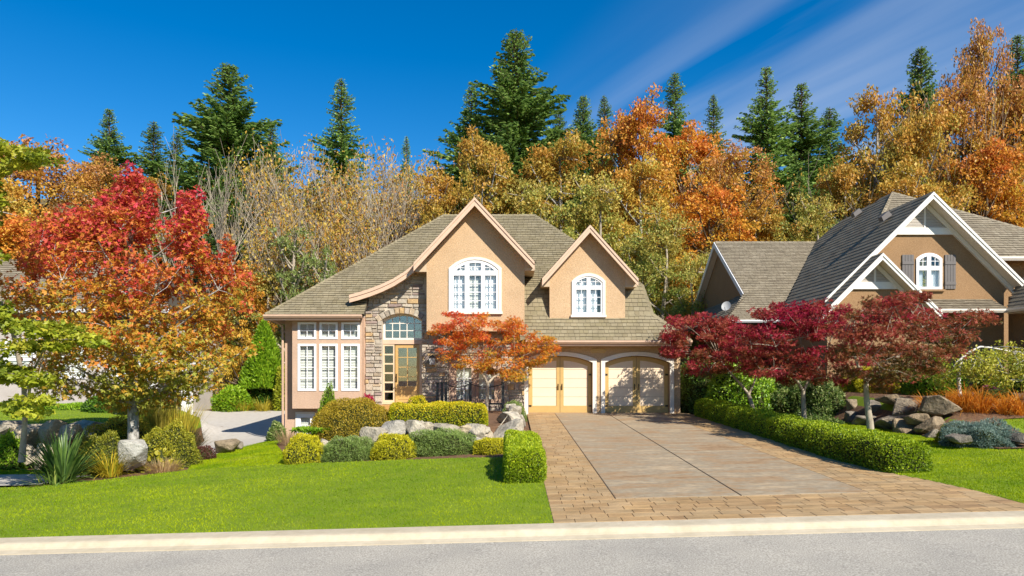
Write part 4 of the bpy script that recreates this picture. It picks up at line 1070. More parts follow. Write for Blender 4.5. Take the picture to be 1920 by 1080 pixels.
# ------------------------------------------------------------------ plant kit
GAIN = 1.3
def unit(v): return v / np.maximum(np.linalg.norm(v, axis=-1, keepdims=True), 1e-9)
def tones(keys, t, jit, r):
    keys = np.asarray(keys, float); k = len(keys) - 1
    t = np.clip(t, 0, 0.9999) * k; i = t.astype(int); f = (t - i)[:, None]
    c = keys[i] * (1 - f) + keys[i + 1] * f
    return np.clip(GAIN * c * (1 + r.normal(0, jit, (len(t), 1))), 0.002, 0.85)
def leaf_mesh(name, pos, axis, nrm, L, Wd, col, mat, parent, lobes=1, local=True):
    axis = unit(axis); side = unit(np.cross(nrm, axis)); nrm = np.cross(axis, side)
    L = np.broadcast_to(np.asarray(L, float), len(pos))[:, None]; Wd = np.broadcast_to(np.asarray(Wd, float), len(pos))[:, None]
    parts = []
    for a, s in ([(0, 1.0)] if lobes == 1 else [(0, 1.0), (0.95, 0.85), (-0.95, 0.85)]):
        ax2 = axis * math.cos(a) + side * math.sin(a); sd2 = side * math.cos(a) - axis * math.sin(a)
        mid = pos + ax2 * L * s * 0.48 + nrm * L * 0.06
        parts.append(np.stack([pos, mid + sd2 * Wd * 0.5 * s, pos + ax2 * L * s, mid - sd2 * Wd * 0.5 * s], 1))
    V = np.concatenate(parts, 0).reshape(-1, 3); n = len(V) // 4
    T = np.repeat(np.tile(col, (len(parts), 1)), 4, 0)
    return mesh_np(name, V, np.arange(4 * n).reshape(-1, 4), mat, parent, tone=T, local=local)
def tubes(name, lst, mat, parent, k=5):
    """lst: (points, radii) polylines -> one mesh"""
    VV, FF, base = [], [], 0
    ang = np.arange(k) * 2 * np.pi / k; ca, sa = np.cos(ang), np.sin(ang)
    for pts, rad in lst:
        pts = np.asarray(pts, float); n = len(pts); rad = np.broadcast_to(np.asarray(rad, float), n)
        d = unit(np.gradient(pts, axis=0)); ref = np.array([0.31, 0.93, 0.17]) if abs(d[0][2]) > 0.3 else np.array([0.1, 0.2, 0.97])
        a = unit(np.cross(d, ref)); b2 = np.cross(d, a)
        V = pts[:, None] + (a[:, None] * ca[None, :, None] + b2[:, None] * sa[None, :, None]) * rad[:, None, None]
        VV.append(V.reshape(-1, 3))
        i = np.repeat(np.arange(n - 1), k); j = np.tile(np.arange(k), n - 1); j2 = (j + 1) % k
        FF.append(base + np.stack([i * k + j, i * k + j2, (i + 1) * k + j2, (i + 1) * k + j], 1)); base += n * k
    return mesh_np(name, np.concatenate(VV), np.concatenate(FF), mat, parent, smooth=True, local=True)
def bez(a, c, b2, n=5):
    t = np.linspace(0, 1, n)[:, None]; a, b2, c = map(np.asarray, (a, b2, c))
    return a * (1 - t) ** 2 + 2 * c * t * (1 - t) + b2 * t * t
def limbs(trunk, tr, tips, nl, r, start=0.35, thin=0.012, lift=0.55):
    """trunk polyline (n,3) + radii; limbs reach out to spread-out tips, every tip hangs on its nearest limb"""
    out = [(trunk, tr)]
    z0, z1 = trunk[0][2], trunk[-1][2]
    idx = [int(r.integers(len(tips)))]
    d = np.linalg.norm(tips - tips[idx[0]], axis=1)
    for _ in range(min(nl, len(tips)) - 1):
        j = int(np.argmax(d)); idx.append(j); d = np.minimum(d, np.linalg.norm(tips - tips[j], axis=1))
    L = []
    for j in idx:
        e = tips[j]; hd = np.hypot(e[0] - trunk[-1][0], e[1] - trunk[-1][1])
        za = np.clip(e[2] - lift * hd, z0 + (z1 - z0) * start, z1 - 0.02 * (z1 - z0))
        a = np.array([np.interp(za, trunk[:, 2], trunk[:, k]) for k in range(3)]); ra = np.interp(za, trunk[:, 2], tr)
        c = a * 0.45 + e * 0.55; c[2] = a[2] * 0.7 + e[2] * 0.3 if lift > 0 else c[2]
        pl = bez(a, c + r.normal(0, 0.03 * hd + 1e-3, 3), e, 7)
        L.append(pl); out.append((pl, np.linspace(max(ra * 0.55, thin * 1.5), thin, 7)))
    P = np.concatenate([p[1:] for p in L])
    for t in tips:
        dd = np.linalg.norm(P - t, axis=1) + 0.3 * np.maximum(P[:, 2] - t[2], 0)
        a = P[int(np.argmin(dd))]
        if np.linalg.norm(a - t) > 0.05:
            m = (a + t) / 2 + r.normal(0, 0.05, 3) * np.linalg.norm(a - t)
            out.append((np.stack([a, m, t]), [thin, thin * 0.8, thin * 0.5]))
    return out
def crown_leaves(tips, sig, m, r, L, Wd, keys, tv, spread, droop=0.25, up=0.5, center=None, jit=0.12):
    n = len(tips) * m; ti = np.repeat(np.arange(len(tips)), m)
    off = r.normal(0, 1, (n, 3)); off = off / np.maximum(1, np.linalg.norm(off, axis=1, keepdims=True) / 1.7)
    pos = tips[ti] + off * sig[ti]
    cen = tips.mean(0) if center is None else np.asarray(center)
    out = unit(pos - cen)
    nrm = unit(out * 0.45 + np.array([0, 0, up]) + r.normal(0, 0.55, (n, 3)))
    axis = unit(r.normal(0, 1, (n, 3)) * 0.8 + out * 0.6 + np.array([0, 0, -droop]))
    col = tones(keys, tv[ti] + r.normal(0, spread, n), jit, r)
    sc = r.uniform(0.7, 1.25, n)
    return pos, axis, nrm, L * sc, Wd * sc, col
def copy_tree(root, loc, scale=(1, 1, 1), rz=0.0, label=None, group=None):
    def cp(o, par):
        c = o.copy(); C.objects.link(c); c.parent = par
        for ch in o.children: cp(ch, c)
        return c
    c = cp(root, None)
    c.location = loc; c.scale = scale; c.rotation_euler = (0, 0, rz)
    if label: c['label'] = label
    if group: c['group'] = group
    return c

# ------------------------------------------------------------------ shrubs, hedges, tufts, rocks
def shrub(name, label, cat, loc, rx, ry, h, n, L, Wd, keys, mat='leaf', p=2.2, lump=0.10, upb=0.3, spread=0.25, group=None, top_t=0.35, seed=None, hang=0.0, base_t=0.2):
    r = np.random.default_rng(seed if seed is not None else abs(hash(label)) % 99991 if False else int(sum(ord(c) * (i + 1) for i, c in enumerate(label)) % 99991))
    root = empty(name, loc, label, cat, group)
    n = int(n * 1.7); L = L * 0.85; Wd = Wd * 0.85
    d = unit(r.normal(0, 1, (n, 3))); d[:, 2] = np.abs(d[:, 2]) * 1.0 - 0.12 * r.random(n)
    rr_ = (np.abs(d) ** p).sum(1) ** (-1 / p)
    ph = r.uniform(0, 6.28, 6)
    lumpf = lambda d: 1 + lump * (np.sin(4 * d[:, 0] + ph[0] + 3 * d[:, 2]) * np.sin(5 * d[:, 1] + ph[1]) + 0.6 * np.sin(9 * d[:, 0] + 7 * d[:, 1] + ph[2]) * np.sin(8 * d[:, 2] + ph[3]))
    dep = np.abs(r.normal(0, 0.07, n))
    pos = d * (rr_ * lumpf(d) * (1.02 - dep))[:, None] * np.array([rx, ry, h])
    out = unit(d / np.array([rx, ry, h]))
    nrm = unit(out * 0.8 + r.normal(0, 0.55, (n, 3)))
    axis = unit(out * 0.5 + r.normal(0, 0.6, (n, 3)) + np.array([0, 0, upb]))
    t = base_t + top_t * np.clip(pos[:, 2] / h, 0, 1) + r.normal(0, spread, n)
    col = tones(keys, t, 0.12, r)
    sc = r.uniform(0.7, 1.3, n)
    leaf_mesh('foliage', pos, axis, nrm, L * sc, Wd * sc, col, mat, root)
    # woody inside
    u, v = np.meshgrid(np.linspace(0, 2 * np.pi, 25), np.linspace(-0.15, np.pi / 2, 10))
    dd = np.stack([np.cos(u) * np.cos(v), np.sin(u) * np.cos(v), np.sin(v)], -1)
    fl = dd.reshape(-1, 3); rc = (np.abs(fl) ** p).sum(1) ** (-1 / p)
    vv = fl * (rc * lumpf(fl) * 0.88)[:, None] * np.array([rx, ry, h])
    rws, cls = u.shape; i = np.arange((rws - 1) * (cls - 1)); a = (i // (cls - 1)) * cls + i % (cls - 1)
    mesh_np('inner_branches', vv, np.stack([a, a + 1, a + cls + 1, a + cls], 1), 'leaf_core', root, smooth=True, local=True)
    return root
def hedge(name, label, cat, path, hw, h, n, L, Wd, keys, mat='leaf', spread=0.25, seed=1, top_t=0.4, base_t=0.15, p=4.5):
    r = np.random.default_rng(seed); path = np.asarray(path, float)
    root = empty(name, (path[0][0], path[0][1], path[0][2]), label, cat); o = path[0]
    seg = np.r_[0, np.cumsum(np.linalg.norm(np.diff(path[:, :2], axis=0), axis=1))]; LT = seg[-1]
    n = int(n * 1.6); L = L * 0.85; Wd = Wd * 0.85
    s = r.uniform(-hw, LT + hw, n); th = r.uniform(-0.1, np.pi + 0.1, n)
    EL = hw * 0.7
    s = r.uniform(-0.8 * EL, LT + 0.8 * EL, n); ne = int(n * min(0.3, 1.6 * hw / LT)); fe = np.sqrt(r.random(ne)); ue = (1 - fe ** p) ** (1 / p)
    s[:ne] = np.where(r.random(ne) < 0.5, -ue * EL, LT + ue * EL)
    over = np.where(s < 0, -s, np.where(s > LT, s - LT, 0)) / EL
    c = np.cos(th); sn = np.sin(th); rr_ = (np.abs(c) ** p + np.abs(sn) ** p) ** (-1 / p)
    cap = np.arange(n) < ne; shrink = np.ones(n); fill = (1 - np.minimum(over, 1) ** p) ** (1 / p); fill[:ne] = fe
    dep = 1.02 - np.abs(r.normal(0, 0.06, n)); wob = 1 + 0.05 * np.sin(s * 3.1 + 2 * th) + 0.04 * np.sin(s * 7.3 - 3 * th)
    sc_ = np.clip(s, 0, LT); P = np.stack([np.interp(sc_, seg, path[:, k]) for k in range(3)], 1)
    T = np.stack([np.interp(np.clip(sc_ + .2, 0, LT), seg, path[:, k]) - np.interp(np.clip(sc_ - .2, 0, LT), seg, path[:, k]) for k in range(3)], 1); T[:, 2] = 0; T = unit(T)
    N = np.stack([T[:, 1], -T[:, 0], 0 * T[:, 0]], 1)
    f = rr_ * dep * wob * fill
    pos = P + N * (c * f * hw)[:, None] + np.array([0, 0, 1]) * (np.abs(sn) * f * h)[:, None] + T * ((s - sc_))[:, None]
    out = unit(N * c[:, None] + np.array([0, 0, 1]) * np.abs(sn)[:, None] + T * (np.sign(s - sc_) * over * 1.2)[:, None])
    nrm = unit(out * 0.8 + r.normal(0, 0.55, (n, 3))); axis = unit(out * 0.5 + r.normal(0, 0.6, (n, 3)) + np.array([0, 0, 0.3]))
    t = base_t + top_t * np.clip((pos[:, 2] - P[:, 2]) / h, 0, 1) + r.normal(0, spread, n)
    sz = r.uniform(0.7, 1.3, n)
    leaf_mesh('foliage', pos - o, axis, nrm, L * sz, Wd * sz, tones(keys, t, 0.12, r), mat, root)
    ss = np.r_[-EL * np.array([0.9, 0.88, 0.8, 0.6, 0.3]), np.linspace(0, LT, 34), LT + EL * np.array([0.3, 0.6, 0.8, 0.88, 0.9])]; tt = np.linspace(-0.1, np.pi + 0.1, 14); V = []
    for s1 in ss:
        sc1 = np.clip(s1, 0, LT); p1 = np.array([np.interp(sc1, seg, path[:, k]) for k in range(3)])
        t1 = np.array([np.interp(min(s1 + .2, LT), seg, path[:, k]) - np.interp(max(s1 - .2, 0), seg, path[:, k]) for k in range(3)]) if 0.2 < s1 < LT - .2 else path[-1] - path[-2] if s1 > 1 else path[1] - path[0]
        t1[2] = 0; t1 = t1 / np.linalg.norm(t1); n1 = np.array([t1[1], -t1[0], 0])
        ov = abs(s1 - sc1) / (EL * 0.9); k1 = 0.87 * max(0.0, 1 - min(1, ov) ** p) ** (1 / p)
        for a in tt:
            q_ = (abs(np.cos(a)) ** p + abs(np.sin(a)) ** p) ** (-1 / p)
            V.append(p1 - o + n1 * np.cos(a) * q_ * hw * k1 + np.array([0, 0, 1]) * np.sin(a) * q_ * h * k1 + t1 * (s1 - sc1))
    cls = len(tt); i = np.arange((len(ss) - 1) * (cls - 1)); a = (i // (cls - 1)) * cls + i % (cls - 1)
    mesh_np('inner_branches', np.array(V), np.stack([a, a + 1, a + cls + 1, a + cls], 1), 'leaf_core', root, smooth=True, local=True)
    return root
def tuft(name, label, cat, loc, n, L, Wd, a0, bend, keys, mat='leaf_thin', spread=0.3, foot=0.12, seed=0, group=None, lean=0.0, one_by_one=False):
    r = np.random.default_rng(seed + 100); root = empty(name, loc, label, cat, group)
    az = r.uniform(0, 6.283, n); st = np.abs(r.normal(0, a0, n)); bd = bend * r.uniform(0.5, 1.4, n); LL = L * r.uniform(0.6, 1.1, n); w = Wd * r.uniform(0.7, 1.2, n)
    hdir = np.stack([np.cos(az), np.sin(az), 0 * az], 1); sd = np.stack([-np.sin(az), np.cos(az), 0 * az], 1)
    pos = hdir * (foot * np.sqrt(r.random(n)))[:, None]; K = 5; rowsL = []
    for k in range(K + 1):
        t = k / K; wd = w * (1 - t ** 2.2) * (0.65 + 0.7 * t if t < .5 else 1.0) + 0.0015
        rowsL.append(np.stack([pos - sd * wd[:, None] / 2, pos + sd * wd[:, None] / 2], 1))
        a = st + bd * (t + 0.5 / K) ** 1.5
        pos = pos + (hdir * np.sin(a)[:, None] + np.array([0, 0, 1]) * np.cos(a)[:, None]) * (LL / K)[:, None]
    V = np.stack(rowsL, 1)                                    # n, K+1, 2, 3
    b0 = np.arange(n)[:, None] * (K + 1) * 2 + np.arange(K)[None] * 2
    Fq = np.stack([b0, b0 + 1, b0 + 3, b0 + 2], -1).reshape(-1, 4)
    col = np.repeat(tones(keys, r.random(n) * 0.8 + r.normal(0, spread, n) * 0.4, 0.12, r), (K + 1) * 2, 0)
    if one_by_one:
        Vr = V.reshape(n, -1, 3)
        for i in range(n):
            fq = np.stack([np.arange(K) * 2, np.arange(K) * 2 + 1, np.arange(K) * 2 + 3, np.arange(K) * 2 + 2], -1)
            mesh_np('leaf', Vr[i], fq, mat, root, tone=col[i * (K + 1) * 2:(i + 1) * (K + 1) * 2], local=True)
    else: tag(mesh_np('blades', V.reshape(-1, 3), Fq, mat, root, tone=col, local=True), kind='stuff')
    return root
def boulder(name, label, loc, sx, sy, sz, mat, seed, rz=0.0, group=None, n=17, pw=5.0):
    r = np.random.default_rng(seed); bm = bmesh.new()
    d = unit(r.normal(0, 1, (n, 3))); q_ = (np.abs(d) ** pw).sum(1) ** (-1 / pw); P = d * q_[:, None] * r.uniform(0.86, 1.08, (n, 1))
    ca, sa = math.cos(rz), math.sin(rz)
    for p in P:
        x, y, z = p[0] * sx, p[1] * sy, p[2] * sz
        bm.verts.new((x * ca - y * sa, x * sa + y * ca, z))
    res = bmesh.ops.convex_hull(bm, input=bm.verts)
    bmesh.ops.delete(bm, geom=[v for v in bm.verts if not v.link_faces], context='VERTS')
    bmesh.ops.dissolve_limit(bm, angle_limit=math.radians(14), verts=bm.verts, edges=bm.edges)
    bmesh.ops.bevel(bm, geom=list(bm.edges), offset=min(sx, sy, sz) * 0.08, segments=1, affect='EDGES', profile=0.6)
    bmesh.ops.triangulate(bm, faces=bm.faces)
    bmesh.ops.subdivide_edges(bm, edges=[e for e in bm.edges if e.calc_length() > 0.35 * min(sx, sz)], cuts=1)
    ph = r.uniform(0, 6.28, 3)
    for v in bm.verts:
        c = v.co; k = 9 / max(sx, sz) * 0.5
        v.co = c * (1 + 0.03 * math.sin(k * c.x + ph[0]) * math.sin(k * c.z + ph[1]) + r.normal(0, 0.008))
    bmesh.ops.recalc_face_normals(bm, faces=bm.faces)
    me = bpy.data.meshes.new(name); bm.to_mesh(me); bm.free(); me.materials.append(MATS[mat])
    o = bpy.data.objects.new(name, me); C.objects.link(o); o.location = loc
    return tag(o, label, 'rock', group)

# ------------------------------------------------------------------ near trees
K_gum = [(0.46, 0.035, 0.06), (0.40, 0.05, 0.04), (0.42, 0.10, 0.025), (0.44, 0.18, 0.022), (0.42, 0.27, 0.03), (0.22, 0.23, 0.03)]
def sweetgum():
    r = np.random.default_rng(21)
    bx, by = XA(247, 18.9), 18.9; bz = Hf(bx, by) - 0.05
    root = empty('sweetgum_tree', (bx, by, bz), 'large red and orange autumn tree above the grey boulder and yucca', 'tree')
    sc = 18.9 / FPX
    prof = [(765, 20), (740, 125), (700, 205), (640, 226), (560, 230), (500, 212), (455, 172), (420, 120), (395, 70), (360, 20), (312, 4)]
    hs = np.array([ZA(p[0], 18.9) - bz for p in prof]); rs = np.array([p[1] * sc * 0.91 for p in prof])
    n = 440
    tips = []
    while len(tips) < n:
        h = r.uniform(hs[0], hs[-1]); Rm = np.interp(h, hs, rs)
        if r.random() > (Rm / rs.max()) ** 1.3 + 0.05: continue
        a = r.uniform(0, 6.283); q_ = r.random() ** 0.42
        Rm *= 0.86 + 0.22 * math.sin(3 * a + h * 1.7) * math.sin(2.1 * h + a)
        tips.append((Rm * q_ * math.cos(a), Rm * q_ * math.sin(a), h))
    tips = np.array(tips)
    # upright leaders of the crown top
    lead = []
    for px, top, nn in ((255, 318, 16), (222, 352, 9), (190, 372, 10), (150, 392, 8), (118, 400, 8), (285, 360, 8), (316, 358, 11), (345, 348, 11), (366, 385, 8), (395, 410, 8), (425, 452, 7), (75, 440, 7), (435, 500, 6)):
        zt = ZA(top, 18.9) - bz; yo = r.uniform(-0.8, 0.8)
        for k in range(nn):
            f = k / nn
            lead.append((XA(px, 18.9) - bx + r.normal(0, 0.10 + 0.15 * f), yo + r.normal(0, 0.1 + 0.12 * f), zt - 0.1 - f * 1.45))
    lead = np.array(lead); tips2 = np.concatenate([tips, lead])
    sig = np.concatenate([np.tile([0.21, 0.21, 0.14], (len(tips), 1)), np.tile([0.11, 0.11, 0.17], (len(lead), 1))])
    hh = tips2[:, 2] / hs[-1]; rad = np.hypot(tips2[:, 0], tips2[:, 1]) / 3.2
    tv = np.clip(1.36 - 1.25 * hh - 0.08 * rad, 0, 1) + r.normal(0, 0.10, len(tips2))
    tv = np.where((tips2[:, 2] > 5.0), np.minimum(tv, 0.45), tv)
    lf_ = crown_leaves(tips2, sig, 60, r, 0.10, 0.045, K_gum, tv, 0.16, droop=0.5, up=0.35, center=(0, 0, 3.0))
    leaf_mesh('crown', *lf_, 'leaf', root, lobes=3)
    tz = np.linspace(0, hs[-1] - 0.3, 14); trunk = np.stack([0.05 * np.sin(tz), 0.04 * np.cos(tz * 1.3), tz], 1); trr = np.interp(tz, [0, 0.4, 2, hs[-1]], [0.20, 0.155, 0.13, 0.015])
    tubes('trunk', limbs(trunk, trr, tips2[::2], 40, r, start=0.22, thin=0.009, lift=0.5), 'bark_grey', root, 7)
    return root
sweetgum()
def clump_tree(name, label, base, Yc, clumps, trunk_pts, tr, m, L, Wd, keys, mat, bark, seed, lobes=3, depth=0.9, nl=14, per=1.0, tvf=None, droop=0.4, up=0.6, sig_z=0.07, spread=0.15, group=None, lift=0.4, thin=0.006, sub=9):
    """clumps: (px, py, half width px, half height px) in the photo around depth Yc, spread in depth as a round crown"""
    r = np.random.default_rng(seed); root = empty(name, base, label, 'tree', group); s = Yc / FPX
    tips = []
    cx_ = np.mean([c[0] for c in clumps]); wmax = max(abs(c[0] - cx_) + c[2] for c in clumps) * s
    for px, py, hw_, hh_ in clumps:
        for k in range(int(sub * max(0.6, hw_ * hh_ / 700.0) * per)):
            dx = r.uniform(-1, 1); dz = r.uniform(-1, 1)
            x = XA(px + dx * hw_, Yc) - base[0]; z = ZA(py + dz * hh_, Yc) - base[2]
            dm = depth * math.sqrt(max(0.06, 1 - min(1, ((px + dx * hw_ - cx_) * s / wmax) ** 2)))
            yy = r.uniform(-1, 1) * dm
            tips.append((XA(px + dx * hw_, Yc + yy) - base[0], Yc + yy - base[1], ZA(py + dz * hh_, Yc + yy) - base[2]))
    tips = np.array(tips); hz = (tips[:, 2] - tips[:, 2].min()) / np.ptp(tips[:, 2])
    tv = tvf(tips, hz, r) if tvf else r.random(len(tips))
    sig = np.tile([0.17, 0.17, sig_z], (len(tips), 1)) * r.uniform(0.7, 1.3, (len(tips), 1))
    lf_ = crown_leaves(tips, sig, m, r, L, Wd, keys, tv, spread, droop=droop, up=up, center=(tips[:, 0].mean(), 0, tips[:, 2].min()))
    leaf_mesh('crown', *lf_, mat, root, lobes=lobes)
    br = []
    for pts, rad in trunk_pts:
        P = np.array([(XA(a, Yc + d) - base[0], Yc + d - base[1], ZA(b2, Yc + d) - base[2]) for a, b2, d in pts]); br.append((P, np.array(rad)))
    stem = br[0][0]; P = np.concatenate([b[0][1:] for b in br[1:]]) if len(br) > 1 else stem[-1:]
    Rr_ = np.concatenate([b[1][1:] for b in br[1:]]) if len(br) > 1 else br[0][1][-1:]
    out = list(br)
    idx = [0]; d = np.linalg.norm(tips - tips[0], axis=1)
    for _ in range(nl - 1):
        j = int(np.argmax(d)); idx.append(j); d = np.minimum(d, np.linalg.norm(tips - tips[j], axis=1))
    LP = [P]
    for j in idx:
        e = tips[j]; k = int(np.argmin(np.linalg.norm(P - e, axis=1))); a = P[k]
        c = a * 0.5 + e * 0.5 + np.array([0, 0, 0.12 * np.linalg.norm(e - a)])
        pl = bez(a, c, e, 6); out.append((pl, np.linspace(max(Rr_[k] * 0.7, thin), thin, 6))); LP.append(pl[1:])
    LP = np.concatenate(LP)
    for t in tips:
        a = LP[int(np.argmin(np.linalg.norm(LP - t, axis=1)))]
        if np.linalg.norm(a - t) > 0.06: out.append((np.stack([a, (a + t) / 2 + r.normal(0, 0.03, 3), t]), [thin, thin * .8, thin * .5]))
    tubes('trunk', out, bark, root, 7)
    return root
# small orange maple before the stone wall
K_or = [(0.64, 0.09, 0.04), (0.64, 0.15, 0.03), (0.62, 0.24, 0.028), (0.50, 0.29, 0.03), (0.22, 0.25, 0.03)]
YO = 25.3
bo = (XA(911, YO), YO, ZA(776, YO))
clump_tree('japanese_maple', 'small orange maple in front of the stone wall and black railing', bo, YO,
    [(850, 598, 20, 9), (895, 600, 14, 9), (830, 615, 18, 10), (865, 620, 30, 14), (905, 618, 26, 12), (945, 612, 16, 8), (970, 608, 10, 8), (845, 640, 24, 14), (885, 645, 34, 16), (930, 640, 34, 14), (975, 635, 28, 14), (1010, 645, 22, 10), (1028, 658, 14, 8), (850, 668, 22, 12), (895, 675, 36, 14), (945, 670, 34, 14), (990, 665, 30, 12), (940, 695, 30, 10), (965, 705, 18, 7), (905, 690, 20, 8), (1000, 680, 20, 8)],
    [([(911, 780, 0), (913, 750, 0), (914, 720, 0.0)], [0.085, 0.07, 0.062]), ([(914, 720, 0), (905, 702, -0.1), (893, 690, -0.2), (880, 668, -0.3)], [0.055, 0.045, 0.035, 0.02]), ([(914, 720, 0), (925, 708, 0.1), (940, 698, 0.2), (965, 675, 0.3)], [0.055, 0.045, 0.035, 0.02])],
    None, 62, 0.085, 0.03, K_or, 'leaf_thin', 'bark_pale', 5, depth=1.3, tvf=lambda t, h, r: np.clip(0.70 - 0.50 * h + 0.07 * np.clip(t[:, 0] + 0.2, -1, 1) + r.normal(0, 0.13, len(t)), 0, 1), sub=13)
# row of red maples beside the driveway
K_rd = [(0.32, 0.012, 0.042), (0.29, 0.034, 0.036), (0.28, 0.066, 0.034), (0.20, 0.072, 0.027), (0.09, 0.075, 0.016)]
rows_ = [
 ('short red maple nearest the garage, first of the row along the driveway', 24.4, (8.55, 24.4), 1413, 781,
  [(1285, 605, 22, 10), (1320, 600, 24, 10), (1360, 608, 26, 10), (1265, 632, 18, 10), (1300, 632, 26, 12), (1340, 635, 30, 14), (1385, 632, 28, 14), (1262, 658, 16, 9), (1295, 662, 26, 12), (1340, 668, 32, 14), (1385, 665, 30, 14), (1420, 650, 22, 14), (1320, 692, 30, 10), (1370, 697, 34, 10), (1410, 690, 22, 10)],
  [([(1414, 786, 0), (1410, 760, 0), (1404, 740, 0)], [0.085, 0.075, 0.065]), ([(1404, 740, 0), (1390, 722, -0.1), (1370, 700, -0.2), (1350, 675, -0.2)], [0.055, 0.045, 0.035, 0.02]), ([(1404, 740, 0), (1411, 725, 0.1), (1418, 705, 0.2), (1415, 670, 0.2)], [0.045, 0.035, 0.03, 0.02])], 0.24, 31),
 ('deep red maple in the middle of the row along the driveway hedge', 21.2, (9.0, 21.2), 1508, 798,
  [(1440, 590, 22, 10), (1480, 582, 24, 12), (1525, 578, 24, 12), (1565, 590, 26, 12), (1400, 628, 24, 14), (1440, 625, 34, 16), (1490, 620, 36, 18), (1545, 625, 36, 18), (1595, 630, 28, 16), (1395, 660, 22, 14), (1440, 665, 36, 16), (1495, 665, 38, 18), (1550, 670, 36, 16), (1600, 668, 26, 14), (1440, 700, 32, 12), (1490, 705, 36, 13), (1545, 708, 34, 12)],
  [([(1509, 800, 0), (1507, 770, 0), (1506, 733, 0)], [0.085, 0.075, 0.06]), ([(1506, 733, 0), (1495, 715, -0.1), (1475, 690, -0.2), (1455, 650, -0.2)], [0.05, 0.04, 0.03, 0.02]), ([(1506, 733, 0), (1516, 715, 0.1), (1535, 690, 0.2), (1555, 645, 0.2)], [0.05, 0.04, 0.03, 0.02])], 0.16, 32),
 ('spreading bronze red maple on the lawn, nearest the road of the row', 17.5, (9.05, 17.5), 1633, 824,
  [(1690, 562, 18, 9), (1715, 555, 16, 9), (1645, 572, 14, 8), (1620, 592, 24, 10), (1665, 590, 26, 12), (1710, 588, 28, 12), (1755, 598, 26, 10), (1800, 600, 24, 9), (1838, 596, 16, 8), (1590, 622, 26, 14), (1635, 622, 32, 16), (1690, 622, 34, 16), (1745, 628, 34, 14), (1795, 630, 24, 11), (1585, 658, 26, 14), (1630, 660, 34, 16), (1685, 662, 36, 16), (1740, 662, 32, 14), (1785, 655, 18, 10), (1600, 692, 28, 12), (1650, 698, 36, 14), (1705, 695, 32, 12), (1750, 690, 20, 9), (1640, 722, 24, 8)],
  [([(1634, 826, 0), (1631, 790, 0), (1625, 750, 0), (1624, 715, 0)], [0.10, 0.085, 0.07, 0.055]), ([(1624, 715, 0), (1612, 695, -0.1), (1600, 660, -0.2), (1600, 625, -0.2)], [0.045, 0.035, 0.03, 0.02]), ([(1624, 715, 0), (1650, 690, 0.1), (1690, 665, 0.2), (1740, 630, 0.2)], [0.045, 0.035, 0.03, 0.02])], 0.52, 33)]
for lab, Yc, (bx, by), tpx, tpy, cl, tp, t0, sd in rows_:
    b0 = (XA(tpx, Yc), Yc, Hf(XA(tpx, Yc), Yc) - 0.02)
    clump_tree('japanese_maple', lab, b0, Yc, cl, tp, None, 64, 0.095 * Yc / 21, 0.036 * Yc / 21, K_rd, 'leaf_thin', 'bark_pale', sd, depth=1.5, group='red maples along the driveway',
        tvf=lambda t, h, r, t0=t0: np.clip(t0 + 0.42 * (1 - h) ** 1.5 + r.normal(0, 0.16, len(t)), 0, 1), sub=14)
# yellow-green maple at the left edge
K_yg = [(0.13, 0.17, 0.015), (0.25, 0.29, 0.02), (0.37, 0.37, 0.03), (0.36, 0.29, 0.03)]
YL = 14.9
bl = (XA(41, 17.0), 17.0, Hf(XA(41, 17.0), 17.0) - 0.03)
clump_tree('maple_tree', 'slim yellow-green maple with a thin trunk at the left edge of the picture', bl, YL,
    [(15, 280, 30, 12), (55, 292, 30, 10), (20, 312, 26, 10), (-40, 300, 40, 30), (-60, 380, 60, 40), (-70, 470, 60, 40), (20, 610, 40, 9), (75, 618, 40, 9), (130, 622, 34, 8), (165, 638, 14, 6), (45, 645, 40, 9), (95, 650, 30, 8), (20, 702, 28, 9), (55, 712, 24, 8), (-40, 600, 50, 30), (-50, 690, 50, 24), (25, 765, 34, 10), (70, 755, 20, 8)],
    [([(41, 866, 2.1), (44, 830, 2.1), (47, 790, 2.0), (45, 720, 1.7), (20, 600, 1.0), (-70, 460, 0.5), (-60, 330, 0.1)], [0.085, 0.07, 0.06, 0.055, 0.05, 0.035, 0.015]), ([(47, 790, 2.0), (60, 700, 0.8), (90, 640, 0.0)], [0.04, 0.03, 0.012]), ([(20, 600, 1.0), (0, 560, 0.6), (-30, 560, 0.2)], [0.035, 0.025, 0.012]), ([(-70, 460, 0.5), (-75, 420, 0.3), (-80, 400, 0.1)], [0.03, 0.02, 0.012]), ([(-60, 330, 0.1), (-20, 310, -0.1), (40, 295, -0.1)], [0.014, 0.012, 0.008])],
    None, 70, 0.10, 0.06, K_yg, 'leaf', 'bark_pale', 41, depth=0.8, sig_z=0.055, sub=11, up=0.9, droop=0.2, per=0.75, tvf=lambda t, h, r: np.clip(0.45 + r.normal(0, 0.15, len(t)), 0, 1))

